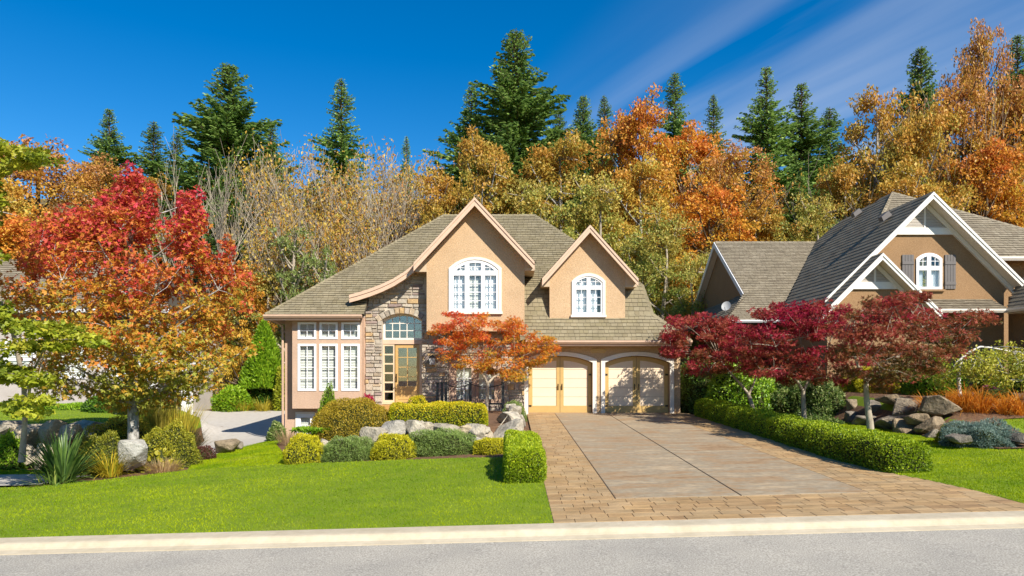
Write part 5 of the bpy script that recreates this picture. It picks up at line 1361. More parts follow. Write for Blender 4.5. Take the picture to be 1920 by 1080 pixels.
# ------------------------------------------------------------------ the front garden
K_olive = [(0.20, 0.15, 0.012), (0.36, 0.27, 0.02), (0.46, 0.31, 0.03), (0.40, 0.34, 0.03)]
K_gold = [(0.14, 0.20, 0.008), (0.32, 0.35, 0.012), (0.54, 0.46, 0.015), (0.64, 0.47, 0.02)]
K_yel = [(0.24, 0.24, 0.010), (0.44, 0.40, 0.015), (0.58, 0.50, 0.02)]
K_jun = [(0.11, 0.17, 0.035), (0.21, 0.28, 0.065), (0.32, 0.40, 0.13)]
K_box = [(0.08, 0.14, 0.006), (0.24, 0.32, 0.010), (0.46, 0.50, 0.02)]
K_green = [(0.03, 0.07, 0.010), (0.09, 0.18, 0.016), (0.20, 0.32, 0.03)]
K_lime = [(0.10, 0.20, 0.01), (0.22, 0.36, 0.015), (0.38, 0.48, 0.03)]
K_var = [(0.05, 0.10, 0.02), (0.17, 0.24, 0.05), (0.42, 0.44, 0.18)]
K_dark = [(0.012, 0.03, 0.010), (0.03, 0.06, 0.016), (0.06, 0.10, 0.025)]
def at(px, Y): return XA(px, Y), Y, Hf(XA(px, Y), Y) - 0.03
def sh(name, label, cat, pxl, pxr, ytop, Y, n, L, Wd, keys, ry=None, zb=None, **k):
    x0, x1 = XA(pxl, Y), XA(pxr, Y); zb = Hf((x0 + x1) / 2, Y) - 0.04 if zb is None else zb
    return shrub(name, label, cat, ((x0 + x1) / 2, Y, zb), (x1 - x0) / 2, ry or (x1 - x0) / 2, ZA(ytop, Y) - zb, n, L, Wd, keys, **k)
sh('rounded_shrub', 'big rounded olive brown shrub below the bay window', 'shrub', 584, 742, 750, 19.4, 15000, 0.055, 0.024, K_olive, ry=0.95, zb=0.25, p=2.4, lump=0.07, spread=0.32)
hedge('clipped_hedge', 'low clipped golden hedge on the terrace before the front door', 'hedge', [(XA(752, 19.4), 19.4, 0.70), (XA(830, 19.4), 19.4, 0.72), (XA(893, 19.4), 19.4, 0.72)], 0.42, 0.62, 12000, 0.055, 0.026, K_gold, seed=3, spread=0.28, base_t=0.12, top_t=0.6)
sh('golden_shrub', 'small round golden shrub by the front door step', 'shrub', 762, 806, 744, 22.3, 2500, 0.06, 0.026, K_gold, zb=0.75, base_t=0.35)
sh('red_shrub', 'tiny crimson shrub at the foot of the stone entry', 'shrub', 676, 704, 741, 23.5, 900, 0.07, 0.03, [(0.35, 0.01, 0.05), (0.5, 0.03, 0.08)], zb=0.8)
def cone_shrub(name, label, px, ytop, ybase, hw, Y, n, L, Wd, keys, zb, lean=0.0, seed=2, pw=0.8, trunk=0.0, droopy=0.0):
    r = np.random.default_rng(seed); x = XA(px, Y); hgt = ZA(ytop, Y) - zb; root = empty(name, (x, Y, zb), label, 'shrub')
    t = 1 - np.sqrt(r.random(n)); a = r.uniform(0, 6.283, n); R0 = hw * Y / FPX
    rad = R0 * (1 - t) ** pw * (1.02 - np.abs(r.normal(0, 0.10, n))) * (1 + 0.10 * np.sin(5 * a + 13 * t) + 0.06 * np.sin(23 * t * hgt))
    pos = np.stack([rad * np.cos(a) + lean * t, rad * np.sin(a), trunk + t * (hgt - trunk)], 1); out = np.stack([np.cos(a), np.sin(a), 0.3 + 0 * a], 1)
    nrm = unit(out + r.normal(0, 0.5, (n, 3))); ax2 = unit(out * 0.6 + np.array([0, 0, 0.7 - droopy]) + r.normal(0, 0.4, (n, 3)))
    leaf_mesh('foliage', pos, ax2, nrm, L * r.uniform(0.7, 1.3, n), Wd, tones(keys, 0.2 + 0.4 * r.random(n) + r.normal(0, 0.2, n), 0.12, r), 'leaf', root)
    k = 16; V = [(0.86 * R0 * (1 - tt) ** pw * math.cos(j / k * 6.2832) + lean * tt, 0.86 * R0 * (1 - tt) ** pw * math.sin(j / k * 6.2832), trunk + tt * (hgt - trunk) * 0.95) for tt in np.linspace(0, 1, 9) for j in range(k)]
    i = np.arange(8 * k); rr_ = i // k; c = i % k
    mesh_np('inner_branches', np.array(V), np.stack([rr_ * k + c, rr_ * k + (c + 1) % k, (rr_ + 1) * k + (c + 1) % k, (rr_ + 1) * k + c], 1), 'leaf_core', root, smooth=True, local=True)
    if trunk: tubes('trunk', [(np.array([(0, 0, -0.1), (0, 0, trunk + 0.4)]), [0.12, 0.1])], 'bark_pale', root)
    return root
cone_shrub('cone_conifer', 'slim pointed green conifer beside the basement window', 611, 716, 780, 27, 21.2, 6000, 0.06, 0.022, K_lime, 0.15, lean=0.12, pw=0.75)
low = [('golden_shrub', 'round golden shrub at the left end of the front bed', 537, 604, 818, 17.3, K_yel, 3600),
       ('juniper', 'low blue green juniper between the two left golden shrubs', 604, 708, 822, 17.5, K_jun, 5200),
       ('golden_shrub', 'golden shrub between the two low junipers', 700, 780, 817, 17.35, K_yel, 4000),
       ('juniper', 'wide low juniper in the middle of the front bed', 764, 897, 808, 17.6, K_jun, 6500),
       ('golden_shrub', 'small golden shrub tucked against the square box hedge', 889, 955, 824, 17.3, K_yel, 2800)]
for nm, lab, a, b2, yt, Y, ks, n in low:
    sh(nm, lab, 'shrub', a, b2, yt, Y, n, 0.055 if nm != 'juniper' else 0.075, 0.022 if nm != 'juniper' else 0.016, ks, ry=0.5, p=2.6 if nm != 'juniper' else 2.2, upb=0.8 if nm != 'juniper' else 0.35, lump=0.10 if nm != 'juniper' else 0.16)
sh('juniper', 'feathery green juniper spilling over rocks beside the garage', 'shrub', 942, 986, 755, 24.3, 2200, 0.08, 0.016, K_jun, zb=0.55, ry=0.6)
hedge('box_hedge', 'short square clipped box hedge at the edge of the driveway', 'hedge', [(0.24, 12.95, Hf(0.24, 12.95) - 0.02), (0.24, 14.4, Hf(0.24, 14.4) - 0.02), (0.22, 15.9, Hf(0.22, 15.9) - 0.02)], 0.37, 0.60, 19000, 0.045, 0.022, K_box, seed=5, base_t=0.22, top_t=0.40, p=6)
# rocks along the terrace edge, left to right
fr_rocks = [(598, 862, 26, 22), (606, 838, 30, 26), (640, 836, 40, 24), (672, 832, 44, 26), (700, 838, 44, 34), (702, 818, 50, 30), (737, 806, 46, 30), (776, 804, 44, 32), (790, 798, 18, 18), (803, 806, 26, 26), (833, 806, 56, 20), (868, 806, 34, 18), (891, 812, 42, 32), (911, 807, 15, 14), (916, 816, 15, 16), (903, 832, 42, 24), (947, 808, 68, 46), (951, 785, 40, 24), (966, 771, 24, 20), (975, 792, 20, 26), (958, 764, 18, 12)]
for i, (px, py, w, h) in enumerate(fr_rocks):
    Y = 18.25 if i > 5 else 18.0
    if i >= 17: Y = 20.0 + (i - 17) * 1.0
    if i == 16: Y = 18.3
    if i in (15,): Y = 17.9
    s_ = Y / FPX
    boulder('boulder', f'{ORD[i] if i < 20 else "last"} pale boulder from the left in the stone edging below the terrace', (XA(px, Y), Y, ZA(py, Y)), w * s_ * 0.56, max(0.2, w * s_ * 0.5), h * s_ * 0.60, 'rock_tan', 300 + i, rz=R.uniform(-0.3, 0.3), group='boulders edging the front terrace')
# black railing by the small maple
YRl = 26.05
rl = empty('metal_railing', (XA(880, YRl), YRl, 0.85), 'black iron railing in front of the window beside the small maple', 'railing')
zb_, zt_ = ZA(760, YRl), ZA(722, YRl)
posts = [820.5, 829, 836, 882, 943]
for p_ in posts:
    w_ = 0.05 if p_ in (882, 943) else 0.045
    B().box(XA(p_, YRl) - w_, XA(p_, YRl) + w_, YRl - w_, YRl + w_, 0.75, zt_ + 0.08).box(XA(p_, YRl) - w_ - 0.015, XA(p_, YRl) + w_ + 0.015, YRl - w_ - 0.015, YRl + w_ + 0.015, zt_ + 0.081, zt_ + 0.11).build('post', 'black_metal', rl)
for a, b2 in ((836, 882), (882, 943)):
    xa, xb = XA(a, YRl) + 0.05, XA(b2, YRl) - 0.05
    B().box(xa, xb, YRl - 0.02, YRl + 0.02, zb_ + 0.02, zb_ + 0.09).build('bottom_rail', 'black_metal', rl)
    pts = [(xa + (xb - xa) * i / 10, YRl, zt_ + 0.02 - 0.10 * math.sin(math.pi * i / 10)) for i in range(11)]
    B().tube(pts, 0.018, 5).build('top_rail', 'black_metal', rl)
    n = int((xb - xa) / 0.13)
    for i in range(1, n):
        x = xa + (xb - xa) * i / n
        B().box(x - 0.009, x + 0.009, YRl - 0.009, YRl + 0.009, zb_ + 0.09, zt_ + 0.02 - 0.10 * math.sin(math.pi * i / n)).build('baluster', 'black_metal', rl)
# wall lantern
lx_, lz_ = XA(812, YG), ZA(676, YG)
lan = empty('wall_lantern', (lx_, YG - 0.08, lz_), 'small dark lantern on the stone wall right of the door', 'lantern')
B().box(lx_ - 0.05, lx_ + 0.05, YG - 0.10, YG - 0.075, lz_ - 0.12, lz_ + 0.12).build('back_plate', 'black_metal', lan)
B().prism([(lx_ - 0.09, YG - 0.30, lz_ - 0.16), (lx_ + 0.09, YG - 0.30, lz_ - 0.16), (lx_ + 0.12, YG - 0.33, lz_ + 0.1), (lx_ - 0.12, YG - 0.33, lz_ + 0.1)], (0, 0.18, 0)).build('lamp_glass', 'dish_grey', lan)
B().prism([(lx_ - 0.15, YG - 0.36, lz_ + 0.102), (lx_ + 0.15, YG - 0.36, lz_ + 0.102), (lx_ + 0.03, YG - 0.26, lz_ + 0.2), (lx_ - 0.03, YG - 0.26, lz_ + 0.2)], (0, 0.22, 0)).build('cap', 'black_metal', lan)

# ------------------------------------------------------------------ along the right of the driveway
ys_h = np.linspace(25.6, 13.1, 12)
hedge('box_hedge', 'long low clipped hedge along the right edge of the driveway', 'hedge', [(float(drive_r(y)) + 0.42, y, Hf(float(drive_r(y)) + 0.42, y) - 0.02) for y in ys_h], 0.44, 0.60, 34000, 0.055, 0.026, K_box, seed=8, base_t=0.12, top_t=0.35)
sh('laurel_shrub', 'dark leafy shrub between the garage corner and the first red maple', 'shrub', 1278, 1350, 672, 28.0, 5000, 0.13, 0.05, K_green, ry=1.1, p=2.8, zb=0.5, mat='leaf_glossy')
sh('laurel_shrub', 'bright green glossy laurel behind the trunk of the first red maple', 'shrub', 1325, 1448, 688, 26.6, 6500, 0.15, 0.06, K_lime, ry=1.1, p=2.8, zb=0.5, mat='leaf_glossy', lump=0.14, spread=0.35, base_t=0.1)
sh('ivy_shrub', 'variegated climbing shrub left of the middle maple trunk', 'shrub', 1438, 1500, 722, 26.0, 3600, 0.11, 0.06, K_var, ry=0.8, zb=0.5, p=2.8, lump=0.18, spread=0.4)
sh('ivy_shrub', 'variegated spreading shrub right behind the middle maple trunk', 'shrub', 1492, 1580, 715, 25.0, 5000, 0.12, 0.05, K_var, ry=0.9, zb=0.5, p=2.4, lump=0.2, spread=0.38, base_t=0.1)
sh('yew_shrub', 'dark evergreen mass behind the last red maple trunk', 'shrub', 1545, 1640, 708, 27.5, 6000, 0.11, 0.03, K_dark, ry=1.2, zb=0.4, p=2.6, lump=0.12)
sh('yew_shrub', 'dark evergreen filling the gap below the brown house wall', 'shrub', 1440, 1560, 700, 29.0, 6000, 0.12, 0.03, K_dark, ry=1.2, zb=0.4, p=2.6, lump=0.12)
sh('ground_ivy', 'low ivy carpet behind the hedge below the dark evergreens', 'ivy', 1440, 1590, 783, 22.6, 4000, 0.10, 0.06, K_var, ry=0.8, zb=0.35, lump=0.1, base_t=0.0, spread=0.3)
sh('false_cypress', 'yellow green feathery shrub above the right rock wall', 'shrub', 1590, 1720, 693, 25.5, 6000, 0.13, 0.04, K_yel, ry=1.1, lump=0.2, hang=0.3)
sh('leafy_shrub', 'round green shrub left of the white trunked weeping tree', 'shrub', 1700, 1800, 682, 23.0, 6000, 0.09, 0.05, K_lime, ry=0.9, lump=0.16, base_t=0.05, spread=0.3)
hedge('box_hedge', 'dark clipped hedge at the far right edge of the picture', 'hedge', [(XA(1855, 25.0), 25.0, Hf(XA(1855, 25), 25) - 0.1), (XA(1940, 25.0), 25.0, Hf(XA(1940, 25), 25) - 0.1), (XA(2050, 25.0), 25.0, Hf(XA(2050, 25), 25) - 0.1)], 0.5, 0.75, 9000, 0.07, 0.035, K_box, seed=11)
sh('green_shrub', 'small grey green mound above the orange grasses', 'shrub', 1843, 1893, 733, 21.5, 2500, 0.07, 0.02, K_jun, ry=0.5)
sh('pink_flowers', 'small patch of pink flowers beside the grey green mound', 'flowers', 1838, 1872, 724, 22.3, 900, 0.05, 0.04, [(0.12, 0.18, 0.03), (0.45, 0.12, 0.16), (0.55, 0.2, 0.25)], ry=0.3)
# weeping tree with white trunk
YW = 20.6
wb = (XA(1797, YW), YW, Hf(XA(1797, YW), YW) - 0.03)
clump_tree('weeping_tree', 'weeping yellow green tree with a white trunk at the right', wb, YW,
    [(1820, 680, 22, 14), (1850, 672, 24, 16), (1890, 668, 28, 16), (1930, 672, 30, 18), (1835, 700, 22, 16), (1870, 700, 28, 18), (1910, 705, 30, 18), (1950, 705, 30, 18), (1780, 700, 14, 16), (1960, 670, 30, 20)],
    [([(1797, 782, 0), (1799, 740, 0), (1797, 700, 0), (1803, 672, 0)], [0.07, 0.06, 0.05, 0.04]), ([(1803, 672, 0), (1818, 660, 0), (1838, 650, 0.1), (1860, 652, 0.1), (1900, 660, 0.2)], [0.04, 0.035, 0.03, 0.025, 0.015]), ([(1803, 672, 0), (1795, 678, -0.1), (1785, 692, -0.1)], [0.03, 0.02, 0.01])],
    None, 60, 0.085, 0.05, [(0.13, 0.16, 0.015), (0.30, 0.30, 0.03), (0.42, 0.36, 0.05)], 'leaf', 'bark_white', 51, lobes=1, depth=1.2, sig_z=0.16, sub=14, droop=1.0)
K_ogr = [(0.40, 0.13, 0.015), (0.55, 0.22, 0.02), (0.55, 0.32, 0.08)]
for i, (px, py, n, L, lab) in enumerate([(1742, 788, 150, 0.75, 'orange grass tuft spilling over the rocks below the round green shrub'), (1778, 797, 170, 0.8, 'orange grass tuft at the foot of the weeping tree above the blue spruce'), (1812, 772, 220, 1.05, 'large orange grass clump right of the white trunk'), (1840, 776, 180, 0.95, 'orange grass clump below the pink flowers'), (1885, 772, 200, 0.9, 'tan orange grass clump by the right edge of the picture'), (1915, 772, 170, 0.9, 'tan grass clump cut by the right edge of the picture'), (1660, 738, 150, 0.8, 'orange grass tuft on top of the rock wall')]):
    p = at(px, 11.9 * FPX / (px - CX) if px < 1760 else 19.4 - (px - 1778) * 0.004)
    if i == 6: p = at(px, 24.0)
    tuft('ornamental_grass', lab, 'grass tuft', p, n, L, 0.022, 0.35, 1.5, K_ogr, seed=i, foot=0.2)
r_rocks = [(1596, 790, 24, 34), (1603, 762, 30, 24), (1641, 766, 46, 28), (1668, 748, 50, 18), (1690, 770, 92, 38), (1762, 762, 66, 34), (1628, 797, 60, 30), (1672, 796, 62, 30), (1708, 808, 66, 40), (1742, 797, 42, 30), (1722, 786, 40, 20), (1760, 820, 60, 24), (1800, 822, 40, 18), (1910, 822, 34, 18)]
for i, (px, py, w, h) in enumerate(r_rocks):
    X = 11.25 if py > 780 else 11.75
    Y = X * FPX / (px - CX)
    if i >= 12: Y = 15.9
    s_ = Y / FPX
    boulder('boulder', f'{ORD[i]} dark brown boulder from the left in the rock wall beyond the right lawn', (XA(px, Y), Y, ZA(py, Y)), w * s_ * 0.55, max(0.3, w * s_ * 0.45), h * s_ * 0.62, 'rock_grey', 400 + i, rz=R.uniform(-0.3, 0.3), group='boulders of the right rock wall')
K_blue = [(0.09, 0.14, 0.11), (0.18, 0.25, 0.20), (0.30, 0.38, 0.31)]
sh('blue_spruce', 'low blue grey spreading spruce on the lawn edge by the right rocks', 'shrub', 1772, 1892, 796, 16.4, 6500, 0.085, 0.02, K_blue, ry=0.6, lump=0.22, upb=0.1, p=2.4)
sh('golden_shrub', 'small yellow green creeping shrub left of the blue spruce', 'shrub', 1762, 1806, 800, 16.9, 1800, 0.06, 0.025, K_yel, ry=0.35)

# ------------------------------------------------------------------ the left garden
K_yuc = [(0.035, 0.075, 0.018), (0.09, 0.17, 0.03), (0.20, 0.28, 0.06), (0.46, 0.46, 0.10)]
yp = G(112, 903)
tuft('yucca', 'big spiky dark green yucca at the left of the front lawn', 'yucca', (yp[0], yp[1] + 0.1, yp[2] - 0.02), 260, 1.25, 0.06, 0.72, 0.45, K_yuc[:3], mat='leaf_glossy', seed=21, foot=0.18, one_by_one=True)
tuft('yucca', 'small yellow green yucca offset at the foot of the big yucca', 'yucca', (yp[0] + 0.1, yp[1] - 0.25, yp[2] - 0.02), 60, 0.62, 0.05, 0.9, 0.7, K_yuc[1:], seed=22, foot=0.4)
gp = G(203, 893)
tuft('ornamental_grass', 'yellow arching grass between the yucca and the grey boulder', 'grass tuft', (gp[0], gp[1] + 0.1, gp[2] - 0.02), 190, 0.85, 0.022, 0.55, 1.2, [(0.20, 0.24, 0.02), (0.50, 0.36, 0.03), (0.62, 0.46, 0.05)], seed=23, foot=0.2)
b1 = G(248, 878)
bo_ = boulder('boulder', 'large upright grey boulder under the red tree', (XA(248, 16.9), 16.9, ZA(856, 16.9)), 0.37, 0.28, 0.48, 'rock_pale', 79, rz=0.55, n=15, pw=3.0)
sh('hosta', 'yellow hosta beside the large grey boulder', 'hosta', 274, 326, 848, 17.6, 90, 0.22, 0.12, [(0.36, 0.34, 0.03), (0.60, 0.50, 0.05)], ry=0.35, lump=0.2)
dp = G(300, 884)
tuft('dry_grass', 'low tan dried plant in front of the hosta', 'plant', (dp[0], dp[1] + 0.12, dp[2] - 0.02), 420, 0.36, 0.014, 0.7, 0.5, [(0.36, 0.24, 0.11), (0.52, 0.38, 0.20)], seed=25, foot=0.36)
sh('spirea_shrub', 'wide olive yellow shrub behind the trunk of the red tree', 'shrub', 168, 300, 786, 20.0, 7000, 0.065, 0.03, [(0.12, 0.13, 0.012), (0.26, 0.24, 0.02), (0.38, 0.31, 0.03)], ry=1.0, lump=0.14)
sh('spirea_shrub', 'olive yellow shrub at the right end of the left bed', 'shrub', 266, 368, 802, 18.2, 7000, 0.06, 0.028, [(0.10, 0.12, 0.012), (0.26, 0.25, 0.02), (0.40, 0.34, 0.03)], ry=0.8, lump=0.16)
sh('spirea_shrub', 'small olive shrub between the yucca and the red tree trunk', 'shrub', 150, 235, 815, 17.6, 4000, 0.06, 0.028, [(0.08, 0.11, 0.012), (0.20, 0.21, 0.02), (0.32, 0.28, 0.03)], ry=0.6, lump=0.16)
sh('red_groundcover', 'dark red low plant beside the drive rocks', 'plant', 362, 402, 838, 19.6, 900, 0.06, 0.03, [(0.07, 0.025, 0.02), (0.16, 0.06, 0.04)], ry=0.3)
for i, (px, py, Y, w, h, lab) in enumerate([(424, 838, 21.6, 46, 26, 'mossy rounded rock at the lawn edge by the side drive'), (446, 834, 22.6, 22, 16, 'small brown rock right of the mossy rock by the side drive'), (148, 815, 21.0, 60, 26, 'long pale rock behind the yucca under the red tree'), (170, 800, 22.0, 70, 22, 'flat tan rock right behind the yucca')]):
    boulder('boulder', lab, (XA(px, Y), Y, ZA(py, Y)), w * Y / FPX * .55, w * Y / FPX * .45, h * Y / FPX * .6, 'rock_grey' if i < 2 else 'rock_tan', 500 + i)
lw_rocks = [(10, 812, 60, 44), (58, 815, 60, 44), (100, 815, 44, 50), (128, 812, 50, 36), (12, 855, 54, 40), (52, 858, 40, 44), (88, 858, 40, 50), (30, 880, 40, 20)]
for i, (px, py, w, h) in enumerate(lw_rocks):
    Y = 20.0 if py < 830 else 19.3
    boulder('boulder', f'{ORD[i]} rock of the rough stone wall at the left edge, counted from the top left', (XA(px, Y), Y, ZA(py, Y)), w * Y / FPX * .55, w * Y / FPX * .5, h * Y / FPX * .58, 'rock_tan', 520 + i, group='rocks of the left stone wall')
sh('leafy_shrub', 'bright green shrub growing from the left stone wall', 'shrub', -5, 42, 815, 18.9, 1800, 0.09, 0.04, K_lime, ry=0.35)
tuft('ornamental_grass', 'tall yellow grass behind the left bed near the white columns', 'grass tuft', at(335, 27.5), 420, 1.45, 0.03, 0.22, 0.55, [(0.25, 0.24, 0.03), (0.46, 0.38, 0.04), (0.60, 0.46, 0.06)], seed=31, foot=0.7)
tuft('ornamental_grass', 'olive tall grass left of the tall yellow grass', 'grass tuft', at(298, 27.0), 300, 1.3, 0.03, 0.25, 0.5, [(0.16, 0.14, 0.02), (0.30, 0.24, 0.04)], seed=32, foot=0.6)
tuft('fountain_grass', 'tan brown fountain grass mound beside the side drive', 'grass tuft', at(348, 22.6), 700, 1.0, 0.022, 0.5, 0.7, [(0.14, 0.10, 0.03), (0.30, 0.24, 0.08), (0.40, 0.33, 0.14)], seed=33, foot=0.35)
hp = at(317, 25.0)
arc = [(hp[0] + 0.16 * math.cos(t), hp[1], hp[2] + 0.18 + 0.16 * math.sin(t)) for t in np.linspace(-0.3, math.pi + 0.3, 14)]
tag(B().tube(arc, 0.03, 8).build('clay_hoop', 'terracotta'), 'small terracotta hoop on the soil by the fountain grass', 'ornament')
sh('variegated_shrub', 'small variegated shrub at the left corner of the stucco house', 'shrub', 505, 534, 793, 26.0, 1500, 0.10, 0.05, K_var, ry=0.4, zb=-0.45)
tuft('dry_grass', 'tan dried grass below the house corner behind the golden shrub', 'plant', at(545, 23.5), 260, 0.6, 0.014, 0.4, 0.4, [(0.34, 0.24, 0.12), (0.50, 0.36, 0.2)], seed=35, foot=0.45)
sh('fern_clump', 'bright green fern at the foot of the slim pointed conifer', 'plant', 556, 640, 806, 18.9, 1500, 0.11, 0.045, K_lime, ry=0.4)
# end of the side drive
cone_shrub('cedar_tree', 'bright green pyramid cedar at the end of the side drive', 495, 601, 740, 40, 42.4, 9000, 0.24, 0.10, K_lime, Hf(XA(495, 42.4), 42.4), seed=6, pw=0.8, trunk=1.2)
sh('leafy_shrub', 'green shrub left of the pyramid cedar beyond the side drive', 'shrub', 405, 470, 728, 41.0, 2600, 0.22, 0.10, K_lime, ry=1.0)
sh('leafy_shrub', 'lime green shrub between the pyramid cedar and the house corner', 'shrub', 518, 550, 690, 41.5, 2200, 0.22, 0.11, [(0.16, 0.20, 0.015), (0.30, 0.32, 0.02), (0.46, 0.42, 0.04)], ry=0.9)
sh('leafy_shrub', 'dark shrub behind the trunk of the pyramid cedar', 'shrub', 470, 530, 722, 42.6, 2600, 0.22, 0.10, K_green, ry=1.0)
for i, (px, lab) in enumerate([(455, 'yellow grass tuft at the far end of the side drive'), (495, 'golden grass tuft under the pyramid cedar'), (430, 'small grass tuft by the far shrub')]):
    tuft('ornamental_grass', lab, 'grass tuft', at(px, 40.6), 160, 0.95, 0.04, 0.6, 0.9, [(0.30, 0.28, 0.03), (0.55, 0.40, 0.04)], seed=40 + i, foot=0.4)
hedge('clipped_hedge', 'low green hedge before the grey house on the left', 'hedge', [(-27, 31.5, Hf(-27, 31.5)), (-22, 31.5, Hf(-22, 31.5)), (-18.6, 31.5, Hf(-18.6, 31.5))], 0.5, 0.65, 12000, 0.10, 0.05, K_lime, seed=13, base_t=0.05)
sh('leafy_shrub', 'dark green shrub behind the red tree trunk', 'shrub', 168, 255, 738, 30.0, 3500, 0.16, 0.07, K_green, ry=1.0)
sh('leafy_shrub', 'dark shrub under the red tree by the tall grasses', 'shrub', 225, 300, 742, 29.0, 3000, 0.15, 0.07, K_dark, ry=0.9)

# ------------------------------------------------------------------ the wooded hillside
def broadleaf(name, height, Rw, keys, seed, tips_n=240, m=92, L=0.26, Wd=0.165, bark='bark_dark', low=0.22, bare=0.0, tvf=None, mat='leaf', lobes=1):
    r = np.random.default_rng(seed); root = empty(name, (0, 0, 0))
    tips = []
    ph = r.uniform(0, 6.28, 6)
    nl_ = 26; lobes_ = []
    for k in range(nl_):
        t = (k + r.random()) / nl_; a = r.uniform(0, 6.283)
        Rm = Rw * (math.sin(math.pi * min(1, t * 0.84 + 0.13)) ** 0.7) * r.uniform(0.55, 1.0)
        lobes_.append((Rm * math.cos(a) * 0.82, Rm * math.sin(a) * 0.82, height * (low + (0.93 - low) * t), r.uniform(0.75, 1.25)))
    while len(tips) < tips_n:
        lx1, ly1, lz1, ls = lobes_[int(r.integers(nl_))]
        o_ = r.normal(0, 1, 3) * np.array([0.20, 0.20, 0.15]) * Rw * ls
        tips.append((lx1 + o_[0], ly1 + o_[1], min(height, lz1 + o_[2] + 0.08 * Rw * ls)))
    tips = np.array(tips); hz = (tips[:, 2] / height - low) / (1 - low)
    tv = tvf(hz, r) if tvf else np.clip(0.15 + 0.7 * (1 - hz) + r.normal(0, 0.16, len(tips)), 0, 1)
    sg = Rw * 0.095
    sig = np.tile([sg, sg, sg * 0.62], (len(tips), 1)) * r.uniform(0.7, 1.3, (len(tips), 1))
    lf_ = crown_leaves(tips, sig, m, r, L, Wd, keys, tv, 0.13, droop=0.4, up=0.35, center=(0, 0, height * 0.5))
    leaf_mesh('crown', *lf_, mat, root, lobes=lobes)
    tz = np.linspace(0, height * 0.93, 12); trunk = np.stack([0.25 * np.sin(tz * 0.5 + ph[2]), 0.25 * np.cos(tz * 0.4 + ph[3]), tz], 1)
    tubes('trunk', limbs(trunk, np.interp(tz, [0, height], [0.34, 0.06]), tips[::2], 26, r, start=0.2, thin=0.045, lift=0.8), bark, root, 5)
    return root
def wispy(name, height, seed, leaves=1500, keys=None, L=0.26, Wd=0.16, bark='bark_pale', spread=0.16, stems=5, fan=0.25):
    """many thin upright stems, half bare"""
    r = np.random.default_rng(seed); root = empty(name, (0, 0, 0)); out = []; tips = []
    def grow(p, d, L0, rad, lev):
        n = 4; pts = [p]; q_ = np.array(p); dd = np.array(d)
        for _ in range(n - 1):
            dd = unit(dd + r.normal(0, 0.07, 3) + np.array([0, 0, 0.05])); q_ = q_ + dd * L0 / (n - 1); pts.append(q_)
        out.append((np.array(pts), np.linspace(rad, max(rad * 0.55, 0.012), n)))
        if lev == 0: tips.append(q_); return
        for k in range(int(r.integers(3, 6)) if lev > 1 else 4):
            f = r.uniform(0.35, 1.0); b0 = pts[min(n - 1, int(f * n))]
            nd = unit(dd + r.normal(0, 0.33 + 0.05 * (3 - lev), 3) * np.array([1, 1, 0.45]) + np.array([0, 0, 0.12]))
            grow(b0, nd, L0 * r.uniform(0.55, 0.8), max(rad * 0.5, 0.014), lev - 1)
    for s_ in range(stems):
        a = r.uniform(0, 6.283); d = unit(np.array([fan * math.cos(a), fan * math.sin(a), 1.0]) + r.normal(0, 0.04, 3))
        grow(np.array([0.5 * math.cos(a), 0.5 * math.sin(a), -0.3]), d, height * r.uniform(0.40, 0.52), 0.14, 3)
    top = max(t[2] for t in tips); k = height / top
    out = [(p * np.array([1, 1, k]), rr_) for p, rr_ in out]; tips = np.array(tips) * np.array([1, 1, k])
    tubes('trunk', out, bark, root, 4)
    if leaves:
        tp = tips[r.integers(0, len(tips), leaves // 5)]
        lf_ = crown_leaves(tp, np.tile([0.4, 0.4, 0.45], (len(tp), 1)), 5, r, L, Wd, keys, r.random(len(tp)), 0.2, center=(0, 0, height * .4))
        leaf_mesh('crown', *lf_, 'leaf', root)
    return root
